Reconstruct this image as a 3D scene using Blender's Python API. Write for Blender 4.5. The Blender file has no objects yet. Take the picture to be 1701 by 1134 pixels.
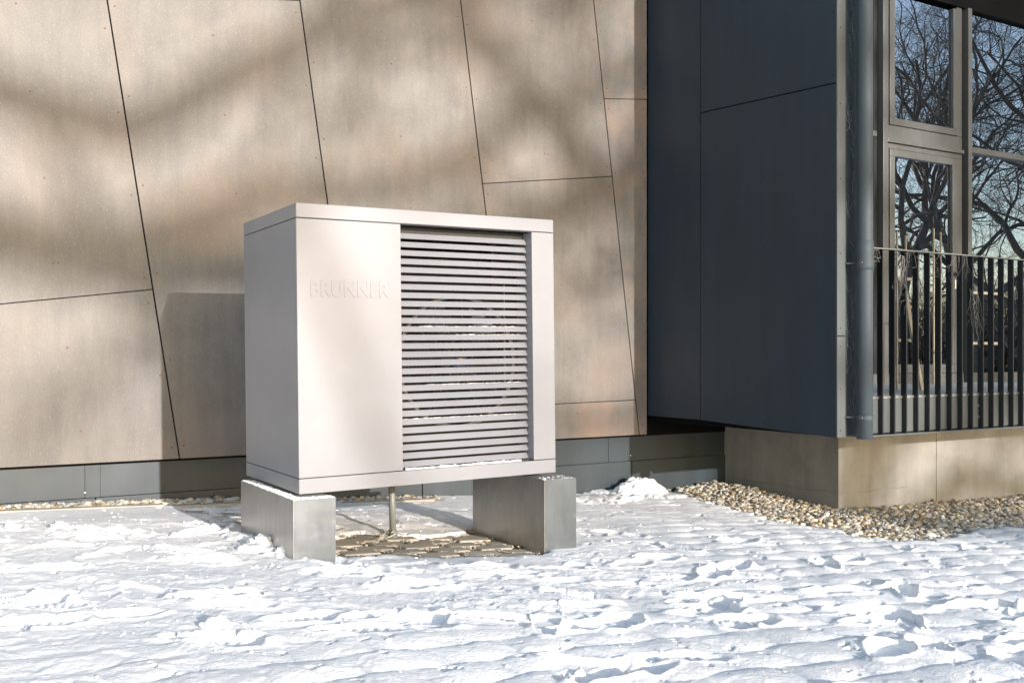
import bpy, bmesh, math, random
import numpy as np
from mathutils import Vector, Matrix, Euler

random.seed(7)
rng = np.random.default_rng(11)
S = bpy.context.scene
COL = S.collection

# ------------------------------------------------------------------ camera
F = 1652.0
CX, CY = 850.5, 588.0
CAMZ = 1.0
cam_d = bpy.data.cameras.new('camera')
cam = bpy.data.objects.new('camera', cam_d)
COL.objects.link(cam)
cam.location = (0, 0, CAMZ)
cam.rotation_euler = (math.radians(90), 0, 0)
cam_d.sensor_width = 36.0
cam_d.lens = F / 1701 * 36.0
cam_d.shift_y = (CY - 567) / 1701
cam_d.clip_end = 2000
S.camera = cam

# ------------------------------------------------------------------ sun, sky, exposure
SUN_EL = math.atan(0.216)
sun_h = Vector((-0.557, 0.805, 0)).normalized()       # horizontal travel of the sunlight
sun_dir = Vector((sun_h.x, sun_h.y, -math.tan(SUN_EL))).normalized()
sd = bpy.data.lights.new('sun', 'SUN')
sd.energy = 2.8
sd.angle = math.radians(0.5)
sd.color = (1.0, 0.945, 0.905)
sun = bpy.data.objects.new('sun', sd)
COL.objects.link(sun)
sun.rotation_euler = sun_dir.to_track_quat('-Z', 'Y').to_euler()
sun.location = (0, 0, 30)
W = bpy.data.worlds.new('World')
S.world = W
W.use_nodes = True
wn = W.node_tree.nodes
bg = wn['Background']
sky = wn.new('ShaderNodeTexSky')
sky.sky_type = 'NISHITA'
sky.sun_disc = False
sky.sun_elevation = SUN_EL
sky.sun_rotation = math.atan2(-sun_h.x, -sun_h.y)
sky.air_density = 1.0
sky.dust_density = 1.0
sky.ozone_density = 0.6
W.node_tree.links.new(sky.outputs[0], bg.inputs[0])
bg.inputs[1].default_value = 0.15
S.view_settings.view_transform = 'Standard'
S.view_settings.look = 'None'
S.view_settings.exposure = 1.15
S.view_settings.gamma = 1.0

# ------------------------------------------------------------------ geometry frame of the building
r = np.array([2799.5, F, 0.0]); r /= np.linalg.norm(r)      # along the facades, to the right and away
n = np.array([-r[1], r[0], 0.0])                              # into the building
TH = math.atan2(r[1], r[0])

def ray(u, v):
    return np.array([(u - CX) / F, 1.0, (CY - v) / F])
def on_front(u, v, D):          # (s, z) on a plane parallel to the facades at depth D
    q = ray(u, v); P = q * (D / q.dot(n)); return P.dot(r), P[2] + CAMZ
def on_side(u, v, s0):          # (d, z) on a plane square to the facades at s0
    q = ray(u, v); P = q * (s0 / q.dot(r)); return P.dot(n), P[2] + CAMZ
def on_z(u, v, z):
    q = ray(u, v); P = q * ((z - CAMZ) / q[2]); return P[0], P[1]

D_BROWN, D_PLINTH, D_BAY, D_BASE, D_GLASS = 6.71, 6.77, 4.665, 5.465, 6.70
S_BAY = 5.303
S_CONC = S_BAY + 0.923

GX = [-60, -5, 0.4, 1.5, 2.85, 6.0, 8.0, 12.0, 80]
GZ = [0.12, 0.10, 0.075, 0.033, -0.055, -0.262, -0.315, -0.37, -0.5]
_gs = np.arange(-60, 80, 0.05)
_gz = np.interp(_gs, GX, GZ)
_k = np.hanning(31); _k /= _k.sum()
_gz = np.convolve(np.pad(_gz, 15, mode='edge'), _k, 'valid')
def ground(x, y):
    return np.interp(np.asarray(x) * r[0] + np.asarray(y) * r[1], _gs, _gz)

# ------------------------------------------------------------------ helpers
def tag(o, label=None, cat=None, group=None, kind=None):
    if label: o['label'] = label
    if cat: o['category'] = cat
    if group: o['group'] = group
    if kind: o['kind'] = kind
    return o

def empty(name, loc=(0, 0, 0), rz=0.0, label=None, cat=None, group=None, parent=None):
    o = bpy.data.objects.new(name, None)
    o.empty_display_size = 0.1
    COL.objects.link(o)
    o.location = loc
    o.rotation_euler = (0, 0, rz)
    if parent: o.parent = parent
    return tag(o, label, cat, group)

class MB:
    def __init__(self): self.v = []; self.f = []; self.m = []
    def add(self, vs, fs, mi=0):
        b = len(self.v); self.v += [tuple(p) for p in vs]
        self.f += [tuple(i + b for i in f) for f in fs]; self.m += [mi] * len(fs); return self
    def box(self, x0, x1, y0, y1, z0, z1, mi=0):
        vs = [(x, y, z) for z in (z0, z1) for y in (y0, y1) for x in (x0, x1)]
        fs = [(0, 2, 3, 1), (4, 5, 7, 6), (0, 1, 5, 4), (2, 6, 7, 3), (0, 4, 6, 2), (1, 3, 7, 5)]
        return self.add(vs, fs, mi)
    def prism(self, poly, a0, a1, plane='xz', mi=0):
        # poly of (p, q); extruded along the third axis from a0 to a1
        k = len(poly)
        if plane == 'xz': mk = lambda p, q, a: (p, a, q)
        elif plane == 'yz': mk = lambda p, q, a: (a, p, q)
        else: mk = lambda p, q, a: (p, q, a)
        vs = [mk(p, q, a0) for p, q in poly] + [mk(p, q, a1) for p, q in poly]
        fs = [tuple(range(k)), tuple(reversed(range(k, 2 * k)))]
        fs += [(i, i + k, (i + 1) % k + k, (i + 1) % k) for i in range(k)]
        return self.add(vs, fs, mi)
    def tube(self, pts, rad, k=6, mi=0, cap=True):
        pts = [Vector(p) for p in pts]
        if not hasattr(rad, '__len__'): rad = [rad] * len(pts)
        vs = []; up = Vector((0.13, 0.21, 0.97))
        for i, p in enumerate(pts):
            t = (pts[min(i + 1, len(pts) - 1)] - pts[max(i - 1, 0)]).normalized()
            a = t.cross(up)
            if a.length < 1e-3: a = t.cross(Vector((1, 0, 0)))
            a.normalize(); b = t.cross(a)
            for j in range(k):
                w = 2 * math.pi * j / k
                vs.append(p + (a * math.cos(w) + b * math.sin(w)) * rad[i])
        fs = []
        for i in range(len(pts) - 1):
            for j in range(k):
                fs.append((i * k + j, i * k + (j + 1) % k, (i + 1) * k + (j + 1) % k, (i + 1) * k + j))
        if cap:
            fs.append(tuple(reversed(range(k)))); L = (len(pts) - 1) * k; fs.append(tuple(range(L, L + k)))
        return self.add(vs, fs, mi)
    def lathe(self, prof, k=24, axis='z', c=(0, 0, 0), mi=0):
        vs = []
        for (q, h) in prof:
            for j in range(k):
                w = 2 * math.pi * j / k
                if axis == 'z': vs.append((c[0] + q * math.cos(w), c[1] + q * math.sin(w), c[2] + h))
                else: vs.append((c[0] + q * math.cos(w), c[1] + h, c[2] + q * math.sin(w)))
        fs = []
        for i in range(len(prof) - 1):
            for j in range(k):
                fs.append((i * k + j, i * k + (j + 1) % k, (i + 1) * k + (j + 1) % k, (i + 1) * k + j))
        return self.add(vs, fs, mi)
    def build(self, name, mats, parent=None, bevel=0, smooth=False, fix=True, loc=None):
        me = bpy.data.meshes.new(name)
        me.from_pydata(self.v, [], self.f)
        if not isinstance(mats, (list, tuple)): mats = [mats]
        for m in mats: me.materials.append(m)
        me.polygons.foreach_set('material_index', self.m)
        if fix:
            bm = bmesh.new(); bm.from_mesh(me); bmesh.ops.recalc_face_normals(bm, faces=bm.faces); bm.to_mesh(me); bm.free()
        if smooth: me.polygons.foreach_set('use_smooth', [True] * len(me.polygons))
        me.update()
        o = bpy.data.objects.new(name, me); COL.objects.link(o)
        if parent: o.parent = parent
        if loc: o.location = loc
        if bevel:
            md = o.modifiers.new('bevel', 'BEVEL'); md.width = bevel; md.segments = 2; md.limit_method = 'ANGLE'
            md.harden_normals = False
        return o

def np_mesh(name, V, Fc, mat, parent=None, smooth=True):
    me = bpy.data.meshes.new(name)
    V = np.ascontiguousarray(V, dtype=np.float32); Fc = np.ascontiguousarray(Fc, dtype=np.int32)
    k = Fc.shape[1]
    me.vertices.add(len(V)); me.vertices.foreach_set('co', V.ravel())
    me.loops.add(Fc.size); me.loops.foreach_set('vertex_index', Fc.ravel())
    me.polygons.add(len(Fc)); me.polygons.foreach_set('loop_start', np.arange(len(Fc), dtype=np.int32) * k)
    me.polygons.foreach_set('use_smooth', np.full(len(Fc), smooth))
    me.materials.append(mat)
    me.update(calc_edges=True); me.validate()
    o = bpy.data.objects.new(name, me); COL.objects.link(o)
    if parent: o.parent = parent
    return o

def clip(poly, p, q, gap=0.0):
    # keep the part of poly to the left of the directed line p -> q, moved inwards by gap
    dx, dy = q[0] - p[0], q[1] - p[1]; L = math.hypot(dx, dy); nx, ny = -dy / L, dx / L
    dist = lambda a: (a[0] - p[0]) * nx + (a[1] - p[1]) * ny - gap
    out = []
    for i in range(len(poly)):
        a, b = poly[i], poly[(i + 1) % len(poly)]; da, db = dist(a), dist(b)
        if da >= 0: out.append(a)
        if (da >= 0) != (db >= 0):
            t = da / (da - db); out.append((a[0] + (b[0] - a[0]) * t, a[1] + (b[1] - a[1]) * t))
    return out

# noise on arrays
_perm = np.random.default_rng(5).permutation(4096)
_grad = np.random.default_rng(6).uniform(0, 2 * math.pi, 4096)
def pnoise(x, y, seed=0):
    xi = np.floor(x).astype(np.int64); yi = np.floor(y).astype(np.int64); xf = x - xi; yf = y - yi
    u_ = xf * xf * xf * (xf * (xf * 6 - 15) + 10); v_ = yf * yf * yf * (yf * (yf * 6 - 15) + 10)
    def g(ix, iy, dx, dy):
        h = _grad[_perm[(_perm[(ix + seed * 131) & 4095] + iy) & 4095]]
        return np.cos(h) * dx + np.sin(h) * dy
    a = g(xi, yi, xf, yf); b = g(xi + 1, yi, xf - 1, yf); c = g(xi, yi + 1, xf, yf - 1); d = g(xi + 1, yi + 1, xf - 1, yf - 1)
    return ((a + (b - a) * u_) * (1 - v_) + (c + (d - c) * u_) * v_) * 1.5
def fbm(x, y, oct=4, seed=0, gain=0.5):
    t = 0; a = 1
    for i in range(oct): t = t + a * pnoise(x * 2 ** i, y * 2 ** i, seed + i * 7); a *= gain
    return t
def sstep(a, b, x):
    t = np.clip((x - a) / (b - a), 0, 1); return t * t * (3 - 2 * t)

# ------------------------------------------------------------------ materials
class NT:
    def __init__(self, name):
        self.m = bpy.data.materials.new(name); self.m.use_nodes = True
        self.t = self.m.node_tree; self.b = self.t.nodes['Principled BSDF']; self.out = self.t.nodes['Material Output']
    def n(self, kind, **kw):
        nd = self.t.nodes.new(kind)
        for k, v in kw.items(): setattr(nd, k, v)
        return nd
    def l(self, a, b): self.t.links.new(a, b)
    def coord(self, obj=True, scale=(1, 1, 1), rot=(0, 0, 0)):
        tc = self.n('ShaderNodeTexCoord'); mp = self.n('ShaderNodeMapping')
        mp.inputs['Scale'].default_value = scale; mp.inputs['Rotation'].default_value = rot
        self.l(tc.outputs['Object'], mp.inputs[0]); return mp.outputs[0]
    def noise(self, vec, scale, detail=4, rough=0.5, dist=0.0):
        nd = self.n('ShaderNodeTexNoise'); nd.inputs['Scale'].default_value = scale
        nd.inputs['Detail'].default_value = detail; nd.inputs['Roughness'].default_value = rough
        nd.inputs['Distortion'].default_value = dist
        if vec is not None: self.l(vec, nd.inputs['Vector'])
        return nd.outputs['Fac']
    def ramp(self, fac, stops, interp='LINEAR'):
        nd = self.n('ShaderNodeValToRGB'); cr = nd.color_ramp; cr.interpolation = interp
        while len(cr.elements) < len(stops): cr.elements.new(0.5)
        for e, (p, c) in zip(cr.elements, stops):
            e.position = p; e.color = (*c, 1) if len(c) == 3 else c
        self.l(fac, nd.inputs[0]); return nd.outputs[0]
    def mix(self, fac, a, b, mode='MIX'):
        nd = self.n('ShaderNodeMix', data_type='RGBA', blend_type=mode)
        for s_, x in (('Factor', fac), ('A', a), ('B', b)):
            sock = [i for i in nd.inputs if i.name == s_ and (i.type == ('VALUE' if s_ == 'Factor' else 'RGBA'))][0]
            if isinstance(x, (int, float)): sock.default_value = x
            elif isinstance(x, tuple): sock.default_value = (*x, 1)
            else: self.l(x, sock)
        return [o for o in nd.outputs if o.type == 'RGBA'][0]
    def bump(self, h, strength=0.2, dist=0.01, normal=None):
        nd = self.n('ShaderNodeBump'); nd.inputs['Strength'].default_value = strength; nd.inputs['Distance'].default_value = dist
        self.l(h, nd.inputs['Height'])
        if normal is not None: self.l(normal, nd.inputs['Normal'])
        return nd.outputs[0]
    def fin(self, color=None, rough=0.5, metal=0.0, normal=None, spec=0.5):
        b = self.b
        if color is not None:
            if isinstance(color, tuple): b.inputs['Base Color'].default_value = (*color, 1)
            else: self.l(color, b.inputs['Base Color'])
        if isinstance(rough, (int, float)): b.inputs['Roughness'].default_value = rough
        else: self.l(rough, b.inputs['Roughness'])
        b.inputs['Metallic'].default_value = metal
        b.inputs['Specular IOR Level'].default_value = spec
        if normal is not None: self.l(normal, b.inputs['Normal'])
        return self.m

def simple(name, col, rough=0.5, metal=0.0, var=0.12, scale=6.0, bump=0.0, bscale=120, spec=0.5):
    t = NT(name); v = t.coord()
    f = t.noise(v, scale, 5, 0.6)
    lo = tuple(c * (1 - var) for c in col); hi = tuple(min(1, c * (1 + var)) for c in col)
    c = t.ramp(f, [(0.3, lo), (0.7, hi)])
    nm = t.bump(t.noise(v, bscale, 3), bump, 0.002) if bump else None
    rr = t.n('ShaderNodeMapRange'); rr.inputs['To Min'].default_value = max(0.02, rough - 0.06); rr.inputs['To Max'].default_value = rough + 0.06
    t.l(f, rr.inputs['Value'])
    return t.fin(c, rr.outputs[0], metal, nm, spec)

def mat_snow():
    t = NT('snow'); v = t.coord()
    big = t.noise(v, 1.6, 4, 0.6)
    dirt = t.noise(v, 9.0, 6, 0.7, 0.6)
    c = t.ramp(big, [(0.3, (0.88, 0.87, 0.855)), (0.6, (0.94, 0.93, 0.915))])
    dm = t.ramp(dirt, [(0.60, (0, 0, 0)), (0.78, (1, 1, 1))])
    c = t.mix(t.mathmul(dm, 0.10), c, (0.55, 0.50, 0.44))
    a = t.noise(v, 330, 3, 0.7); b2 = t.noise(v, 70, 4, 0.65)
    nm = t.bump(a, 0.7, 0.003); nm = t.bump(b2, 0.7, 0.009, nm)
    t.fin(c, 0.62, 0, nm, 0.35)
    return t.m
def _mm(self, sock, k):
    nd = self.n('ShaderNodeMath', operation='MULTIPLY'); self.l(sock, nd.inputs[0]); nd.inputs[1].default_value = k; return nd.outputs[0]
NT.mathmul = _mm

def mat_brown(shift, tint):
    # weathered brown fibre panels: upright streaks, small light fibres, faint copper bloom
    t = NT('brown_panel'); v = t.coord(); vs = t.coord(scale=(1, 1, 0.16))
    cl = t.noise(v, 2.3 + shift, 5, 0.62, 0.5)
    st = t.noise(vs, 11, 5, 0.65)
    base = t.ramp(cl, [(0.28, (0.124, 0.115, 0.108)), (0.48, (0.145, 0.136, 0.126)), (0.68, (0.172, 0.162, 0.149))])
    streak = t.ramp(st, [(0.36, (0.84, 0.84, 0.84)), (0.62, (1.10, 1.08, 1.04))])
    c = t.mix(0.75, base, streak, 'MULTIPLY')
    bl = t.ramp(t.noise(v, 1.1 + shift * 0.6, 3, 0.5), [(0.47, (0, 0, 0)), (0.72, (1, 1, 1))])
    c = t.mix(t.mathmul(bl, tint), c, (0.26, 0.178, 0.135))
    fib = t.n('ShaderNodeTexVoronoi'); fib.feature = 'F1'; fib.inputs['Scale'].default_value = 80
    wv = t.coord(scale=(1, 1, 0.45), rot=(0, 0.75, 0)); t.l(t.mixvec(wv, v), fib.inputs['Vector'])
    fm = t.ramp(fib.outputs['Distance'], [(0.10, (1, 1, 1)), (0.26, (0, 0, 0))])
    fn = t.ramp(t.noise(v, 160, 4, 0.8), [(0.52, (0, 0, 0)), (0.66, (1, 1, 1))])
    c = t.mix(t.mathmul(fm, 0.34), c, (0.31, 0.29, 0.26))
    c = t.mix(t.mathmul(fn, 0.5), c, (0.34, 0.315, 0.28))
    sp = t.ramp(t.noise(v, 210, 2, 0.5), [(0.60, (0, 0, 0)), (0.72, (1, 1, 1))])
    c = t.mix(t.mathmul(sp, 0.35), c, (0.14, 0.11, 0.09))
    nm = t.bump(fm, 0.15, 0.002); nm = t.bump(t.noise(v, 120, 4, 0.7), 0.30, 0.003, nm)
    return t.fin(c, 0.52, 0.0, nm, 0.4)
def _mv(self, a, b):
    nd = self.n('ShaderNodeVectorMath', operation='ADD'); self.l(a, nd.inputs[0])
    ns = self.n('ShaderNodeTexNoise'); ns.inputs['Scale'].default_value = 30; self.l(b, ns.inputs['Vector'])
    sc = self.n('ShaderNodeVectorMath', operation='SCALE'); sc.inputs['Scale'].default_value = 0.03
    self.l(ns.outputs['Color'], sc.inputs[0]); self.l(sc.outputs[0], nd.inputs[1]); return nd.outputs[0]
NT.mixvec = _mv

def mat_concrete(name, col, rough=0.75, streak=0.5):
    t = NT(name); v = t.coord(); vs = t.coord(scale=(1, 1, 0.12))
    a = t.noise(v, 3.0, 6, 0.65, 0.3); b = t.noise(vs, 9, 4, 0.6); g = t.noise(v, 160, 4, 0.7)
    lo = tuple(c * 0.78 for c in col); hi = tuple(c * 1.12 for c in col)
    c = t.ramp(a, [(0.3, lo), (0.65, hi)])
    c = t.mix(streak, c, t.ramp(b, [(0.35, (0.82, 0.80, 0.77)), (0.65, (1.06, 1.05, 1.04))]), 'MULTIPLY')
    por = t.ramp(g, [(0.62, (0, 0, 0)), (0.74, (1, 1, 1))])
    c = t.mix(t.mathmul(por, 0.25), c, tuple(x * 0.55 for x in col))
    nm = t.bump(g, 0.25, 0.002); nm = t.bump(a, 0.2, 0.01, nm)
    return t.fin(c, rough, 0, nm, 0.4)

def mat_sheet(name, col, rough=0.38, metal=0.0):
    # painted sheet metal with faint dust streaks and specks
    t = NT(name); v = t.coord(); vs = t.coord(scale=(1, 1, 0.1))
    st = t.noise(vs, 8, 5, 0.65); d = t.noise(v, 90, 3, 0.7)
    lo = tuple(c * 0.86 for c in col); hi = tuple(c * 1.15 for c in col)
    c = t.ramp(st, [(0.3, lo), (0.7, hi)])
    sp = t.ramp(d, [(0.70, (0, 0, 0)), (0.78, (1, 1, 1))])
    c = t.mix(t.mathmul(sp, 0.08), c, (0.42, 0.41, 0.38))
    ro = t.n('ShaderNodeMapRange'); ro.inputs['To Min'].default_value = rough - 0.08; ro.inputs['To Max'].default_value = rough + 0.14
    t.l(t.noise(v, 5, 4, 0.6), ro.inputs['Value'])
    nm = t.bump(t.noise(v, 1.5, 2, 0.5), 0.25, 0.02); nm = t.bump(t.noise(v, 400, 2), 0.06, 0.001, nm)
    return t.fin(c, ro.outputs[0], metal, nm, 0.5)

def mat_glass():
    t = NT('window_glass'); v = t.coord()
    gl = t.n('ShaderNodeBsdfGlossy'); gl.inputs['Roughness'].default_value = 0.0; gl.inputs['Color'].default_value = (0.78, 0.86, 1, 1)
    tr = t.n('ShaderNodeBsdfTransparent'); tr.inputs['Color'].default_value = (0.30, 0.33, 0.34, 1)
    fr = t.n('ShaderNodeFresnel'); fr.inputs['IOR'].default_value = 5.5
    nm = t.bump(t.noise(v, 1.6, 1, 0.4), 0.03, 0.02); t.l(nm, gl.inputs['Normal'])
    mx = t.n('ShaderNodeMixShader'); t.l(fr.outputs[0], mx.inputs[0]); t.l(tr.outputs[0], mx.inputs[1]); t.l(gl.outputs[0], mx.inputs[2])
    t.l(mx.outputs[0], t.out.inputs[0]); return t.m

def mat_pebble():
    t = NT('pebble'); v = t.coord()
    g = t.n('ShaderNodeNewGeometry')
    c = t.ramp(g.outputs['Random Per Island'], [(0.0, (0.30, 0.24, 0.17)), (0.16, (0.52, 0.46, 0.36)), (0.34, (0.62, 0.55, 0.42)), (0.5, (0.44, 0.42, 0.38)), (0.63, (0.66, 0.62, 0.54)), (0.78, (0.56, 0.40, 0.22)), (0.86, (0.58, 0.53, 0.46)), (0.95, (0.20, 0.18, 0.17))], 'CONSTANT')
    f = t.noise(v, 60, 4, 0.7)
    c = t.mix(0.6, c, t.ramp(f, [(0.3, (0.7, 0.7, 0.7)), (0.7, (1.15, 1.13, 1.1))]), 'MULTIPLY')
    return t.fin(c, 0.6, 0, t.bump(f, 0.3, 0.003), 0.4)

def mat_bark():
    t = NT('bark'); v = t.coord(scale=(1, 1, 0.3))
    f = t.noise(v, 9, 6, 0.7)
    c = t.ramp(f, [(0.3, (0.06, 0.05, 0.042)), (0.7, (0.18, 0.155, 0.13))])
    return t.fin(c, 0.85, 0, t.bump(f, 0.5, 0.03), 0.2)

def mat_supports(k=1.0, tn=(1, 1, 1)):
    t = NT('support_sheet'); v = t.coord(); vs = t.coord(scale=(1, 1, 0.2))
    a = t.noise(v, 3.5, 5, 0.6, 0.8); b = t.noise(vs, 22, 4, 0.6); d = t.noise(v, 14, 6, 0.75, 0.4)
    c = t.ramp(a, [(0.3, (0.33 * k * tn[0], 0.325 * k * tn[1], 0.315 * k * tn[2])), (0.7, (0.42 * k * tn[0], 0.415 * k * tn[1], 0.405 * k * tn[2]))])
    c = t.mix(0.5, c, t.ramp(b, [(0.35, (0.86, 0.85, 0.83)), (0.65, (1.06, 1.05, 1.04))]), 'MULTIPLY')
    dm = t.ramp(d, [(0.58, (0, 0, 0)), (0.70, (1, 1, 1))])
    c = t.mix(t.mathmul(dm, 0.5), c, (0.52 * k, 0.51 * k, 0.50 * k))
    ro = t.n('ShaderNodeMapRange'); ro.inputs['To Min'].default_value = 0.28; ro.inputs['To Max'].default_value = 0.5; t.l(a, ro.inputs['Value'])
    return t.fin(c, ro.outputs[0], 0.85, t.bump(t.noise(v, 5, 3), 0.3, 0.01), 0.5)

def mat_white_paint():
    t = NT('off_white_paint'); v = t.coord()
    c = t.ramp(t.noise(v, 3.2, 3, 0.5), [(0.35, (0.242, 0.242, 0.262)), (0.65, (0.260, 0.260, 0.280))])
    nm = t.bump(t.noise(v, 500, 2), 0.05, 0.0006); nm = t.bump(t.noise(v, 2.2, 2, 0.5), 0.10, 0.02, nm)
    m = t.fin(c, 0.33, 0.0, nm, 0.5)
    return m

M = dict(
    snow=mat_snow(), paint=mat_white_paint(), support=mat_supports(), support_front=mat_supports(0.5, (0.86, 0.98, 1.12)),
    dark=mat_sheet('anthracite_sheet', (0.013, 0.027, 0.042), 0.40),
    plinth=mat_sheet('grey_plinth_sheet', (0.030, 0.044, 0.055), 0.42),
    trim=mat_sheet('sunlit_grey_trim', (0.095, 0.105, 0.108), 0.42),  # bay's dark paint with sunlight put into the tone; fascia shares it
    pipe=mat_sheet('pipe_paint', (0.045, 0.060, 0.072), 0.6),
    conc=mat_concrete('base_concrete', (0.315, 0.308, 0.29), 0.8, 0.5),
    kerbm=mat_concrete('edging_concrete', (0.42, 0.38, 0.31), 0.85, 0.1),
    soil=mat_concrete('bed_grit', (0.23, 0.19, 0.14), 0.95, 0.0),
    black=simple('matt_black', (0.004, 0.004, 0.0045), 0.8, spec=0.1), bar=simple('railing_bar', (0.014, 0.016, 0.018), 0.45),
    baredge=simple('railing_edge', (0.20, 0.20, 0.19), 0.45),
    alu=mat_sheet('olive_aluminium', (0.100, 0.101, 0.098), 0.36, 0.1), gasket=simple('gasket', (0.012, 0.012, 0.012), 0.6),
    glass=mat_glass(), pebble=mat_pebble(), bark=mat_bark(),
    rust=simple('rusty_screw', (0.17, 0.085, 0.055), 0.6), steel=simple('bright_steel', (0.6, 0.6, 0.58), 0.3, 0.9),
    darkscrew=simple('dark_screw', (0.006, 0.007, 0.008), 0.6),
    inner=simple('casing_inside', (0.018, 0.018, 0.0175), 0.6, var=0.35, scale=14), fan=simple('fan_plastic', (0.030, 0.031, 0.033), 0.4),
    wire=simple('guard_wire', (0.25, 0.255, 0.27), 0.4, 0.6), coil=simple('coil_fins', (0.20, 0.20, 0.20), 0.5, 0.5, 0.3, 40),
    ringm=simple('guard_ring', (0.34, 0.345, 0.36), 0.45),
    drain=simple('drain_grey', (0.20, 0.215, 0.20), 0.45), draindark=simple('drain_collar', (0.045, 0.047, 0.047), 0.45),
    cable=simple('pale_cable', (0.60, 0.56, 0.49), 0.6), web=simple('pale_strand', (0.30, 0.31, 0.33), 0.7),
    vine=simple('dry_tendril', (0.34, 0.33, 0.315), 0.75), wood=simple('pale_wood', (0.30, 0.26, 0.195), 0.6, var=0.25, scale=20),
    leaf=simple('dry_leaf', (0.20, 0.085, 0.04), 0.75, var=0.4, scale=20), floor=mat_concrete('terrace_floor', (0.36, 0.36, 0.345), 0.7, 0.1),
    room=simple('room_inside', (0.10, 0.095, 0.09), 0.8), blue=simple('sticker_blue', (0.02, 0.04, 0.22), 0.4), yellow=simple('sticker_yellow', (0.75, 0.5, 0.05), 0.4),
    hedge=simple('hedge_twigs', (0.075, 0.058, 0.042), 0.9, var=0.5, scale=3), stain=simple('rust_stain', (0.33, 0.2, 0.09), 0.8),
)
browns = [mat_brown(0.0, 0.22), mat_brown(0.35, 0.40), mat_brown(0.7, 0.32), mat_brown(1.1, 0.85)]

# ------------------------------------------------------------------ ground
def fan_inside(x, y):
    return (y > 2.35) & (y < 9.25) & (np.abs(x) < 0.72 * y - 0.15)
gx = np.concatenate([np.arange(-120, -12, 6.0), np.arange(-12, 12, 0.35), np.arange(12, 126, 6.0)])
gy = np.concatenate([np.arange(-120, -6, 6.0), np.arange(-6, 14, 0.35), np.arange(14, 126, 6.0)])
XX, YY = np.meshgrid(gx, gy)
ZZ = ground(XX, YY) + 0.028 + 0.02 * pnoise(XX * 0.7, YY * 0.7, 3)
ZZ = np.where(fan_inside(XX, YY), ground(XX, YY) - 0.16, ZZ)
nx_, ny_ = len(gx), len(gy)
ii = (np.arange(ny_ - 1)[:, None] * nx_ + np.arange(nx_ - 1)[None, :]).ravel()
o = np_mesh('ground', np.stack([XX.ravel(), YY.ravel(), ZZ.ravel()], 1), np.stack([ii, ii + 1, ii + nx_ + 1, ii + nx_], 1), M['snow'])
tag(o, 'open snowy ground all around the building', kind='structure')

# paving bed under snow and gravel
bx = np.arange(-4.2, 6.8, 0.1); by = np.arange(3.6, 9.6, 0.1)
BX, BY = np.meshgrid(bx, by)
BZ = ground(BX, BY) - 0.012
ii = (np.arange(len(by) - 1)[:, None] * len(bx) + np.arange(len(bx) - 1)[None, :]).ravel()
o = np_mesh('paving_bed', np.stack([BX.ravel(), BY.ravel(), BZ.ravel()], 1), np.stack([ii, ii + 1, ii + len(bx) + 1, ii + len(bx)], 1), M['soil'])
tag(o, 'gritty bed under the pavers and gravel', kind='structure')

# ---- regions laid out on the ground
def gpoly(pts):
    out = []
    for u, v in pts:
        x, y = on_z(u, v, 0.0)
        for _ in range(8): x, y = on_z(u, v, float(ground(x, y)))
        out.append((x, y))
    return out
def inpoly(X, Y, poly):
    c = np.zeros(X.shape, bool); k = len(poly)
    for i in range(k):
        x0, y0 = poly[i]; x1, y1 = poly[(i + 1) % k]
        if y0 == y1: continue
        t = ((y0 > Y) != (y1 > Y)) & (X < (x1 - x0) * (Y - y0) / (y1 - y0) + x0); c ^= t
    return c
P_BARE = gpoly([(545, 936), (548, 895), (600, 886), (660, 892), (735, 893), (790, 880), (800, 868), (870, 880), (915, 925), (860, 926), (740, 931), (640, 924)])
P_ICE = gpoly([(285, 846), (412, 836), (412, 880), (385, 886), (350, 872), (325, 860)])
wallpt = lambda s, d: (s * r[0] + d * n[0], s * r[1] + d * n[1])
fr = gpoly([(1100, 818), (1150, 834), (1215, 852), (1280, 872), (1340, 882), (1400, 888), (1420, 902), (1500, 908), (1560, 906), (1600, 893), (1640, 886), (1701, 884), (1790, 880)])
P_GRAV = [wallpt(5.45, 6.75)] + fr + [wallpt(9.9, 5.62), wallpt(S_CONC, 5.62), wallpt(S_CONC - 0.1, 6.75)]
P_STRIP = [wallpt(-1.5, 6.75), wallpt(-1.5, 6.48), wallpt(0.45, 6.48), wallpt(1.9, 6.50), wallpt(3.3, 6.52), wallpt(3.3, 6.75)]

# ---- snow sheet
NR, NC = 580, 960
yy = 2.2 * (9.3 / 2.2) ** (np.linspace(0, 1, NR))
kk = np.linspace(-0.74, 0.74, NC)
X = kk[None, :] * yy[:, None]; Y = np.repeat(yy[:, None], NC, 1)
SS = X * r[0] + Y * r[1]; DD = X * n[0] + Y * n[1]
G = ground(X, Y)
H = 0.034 + 0.022 * fbm(X * 1.1, Y * 1.1, 3, 1)
wx = X + 0.06 * fbm(X * 4, Y * 4, 2, 9); wy = Y + 0.06 * fbm(X * 4, Y * 4, 2, 12)
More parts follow.
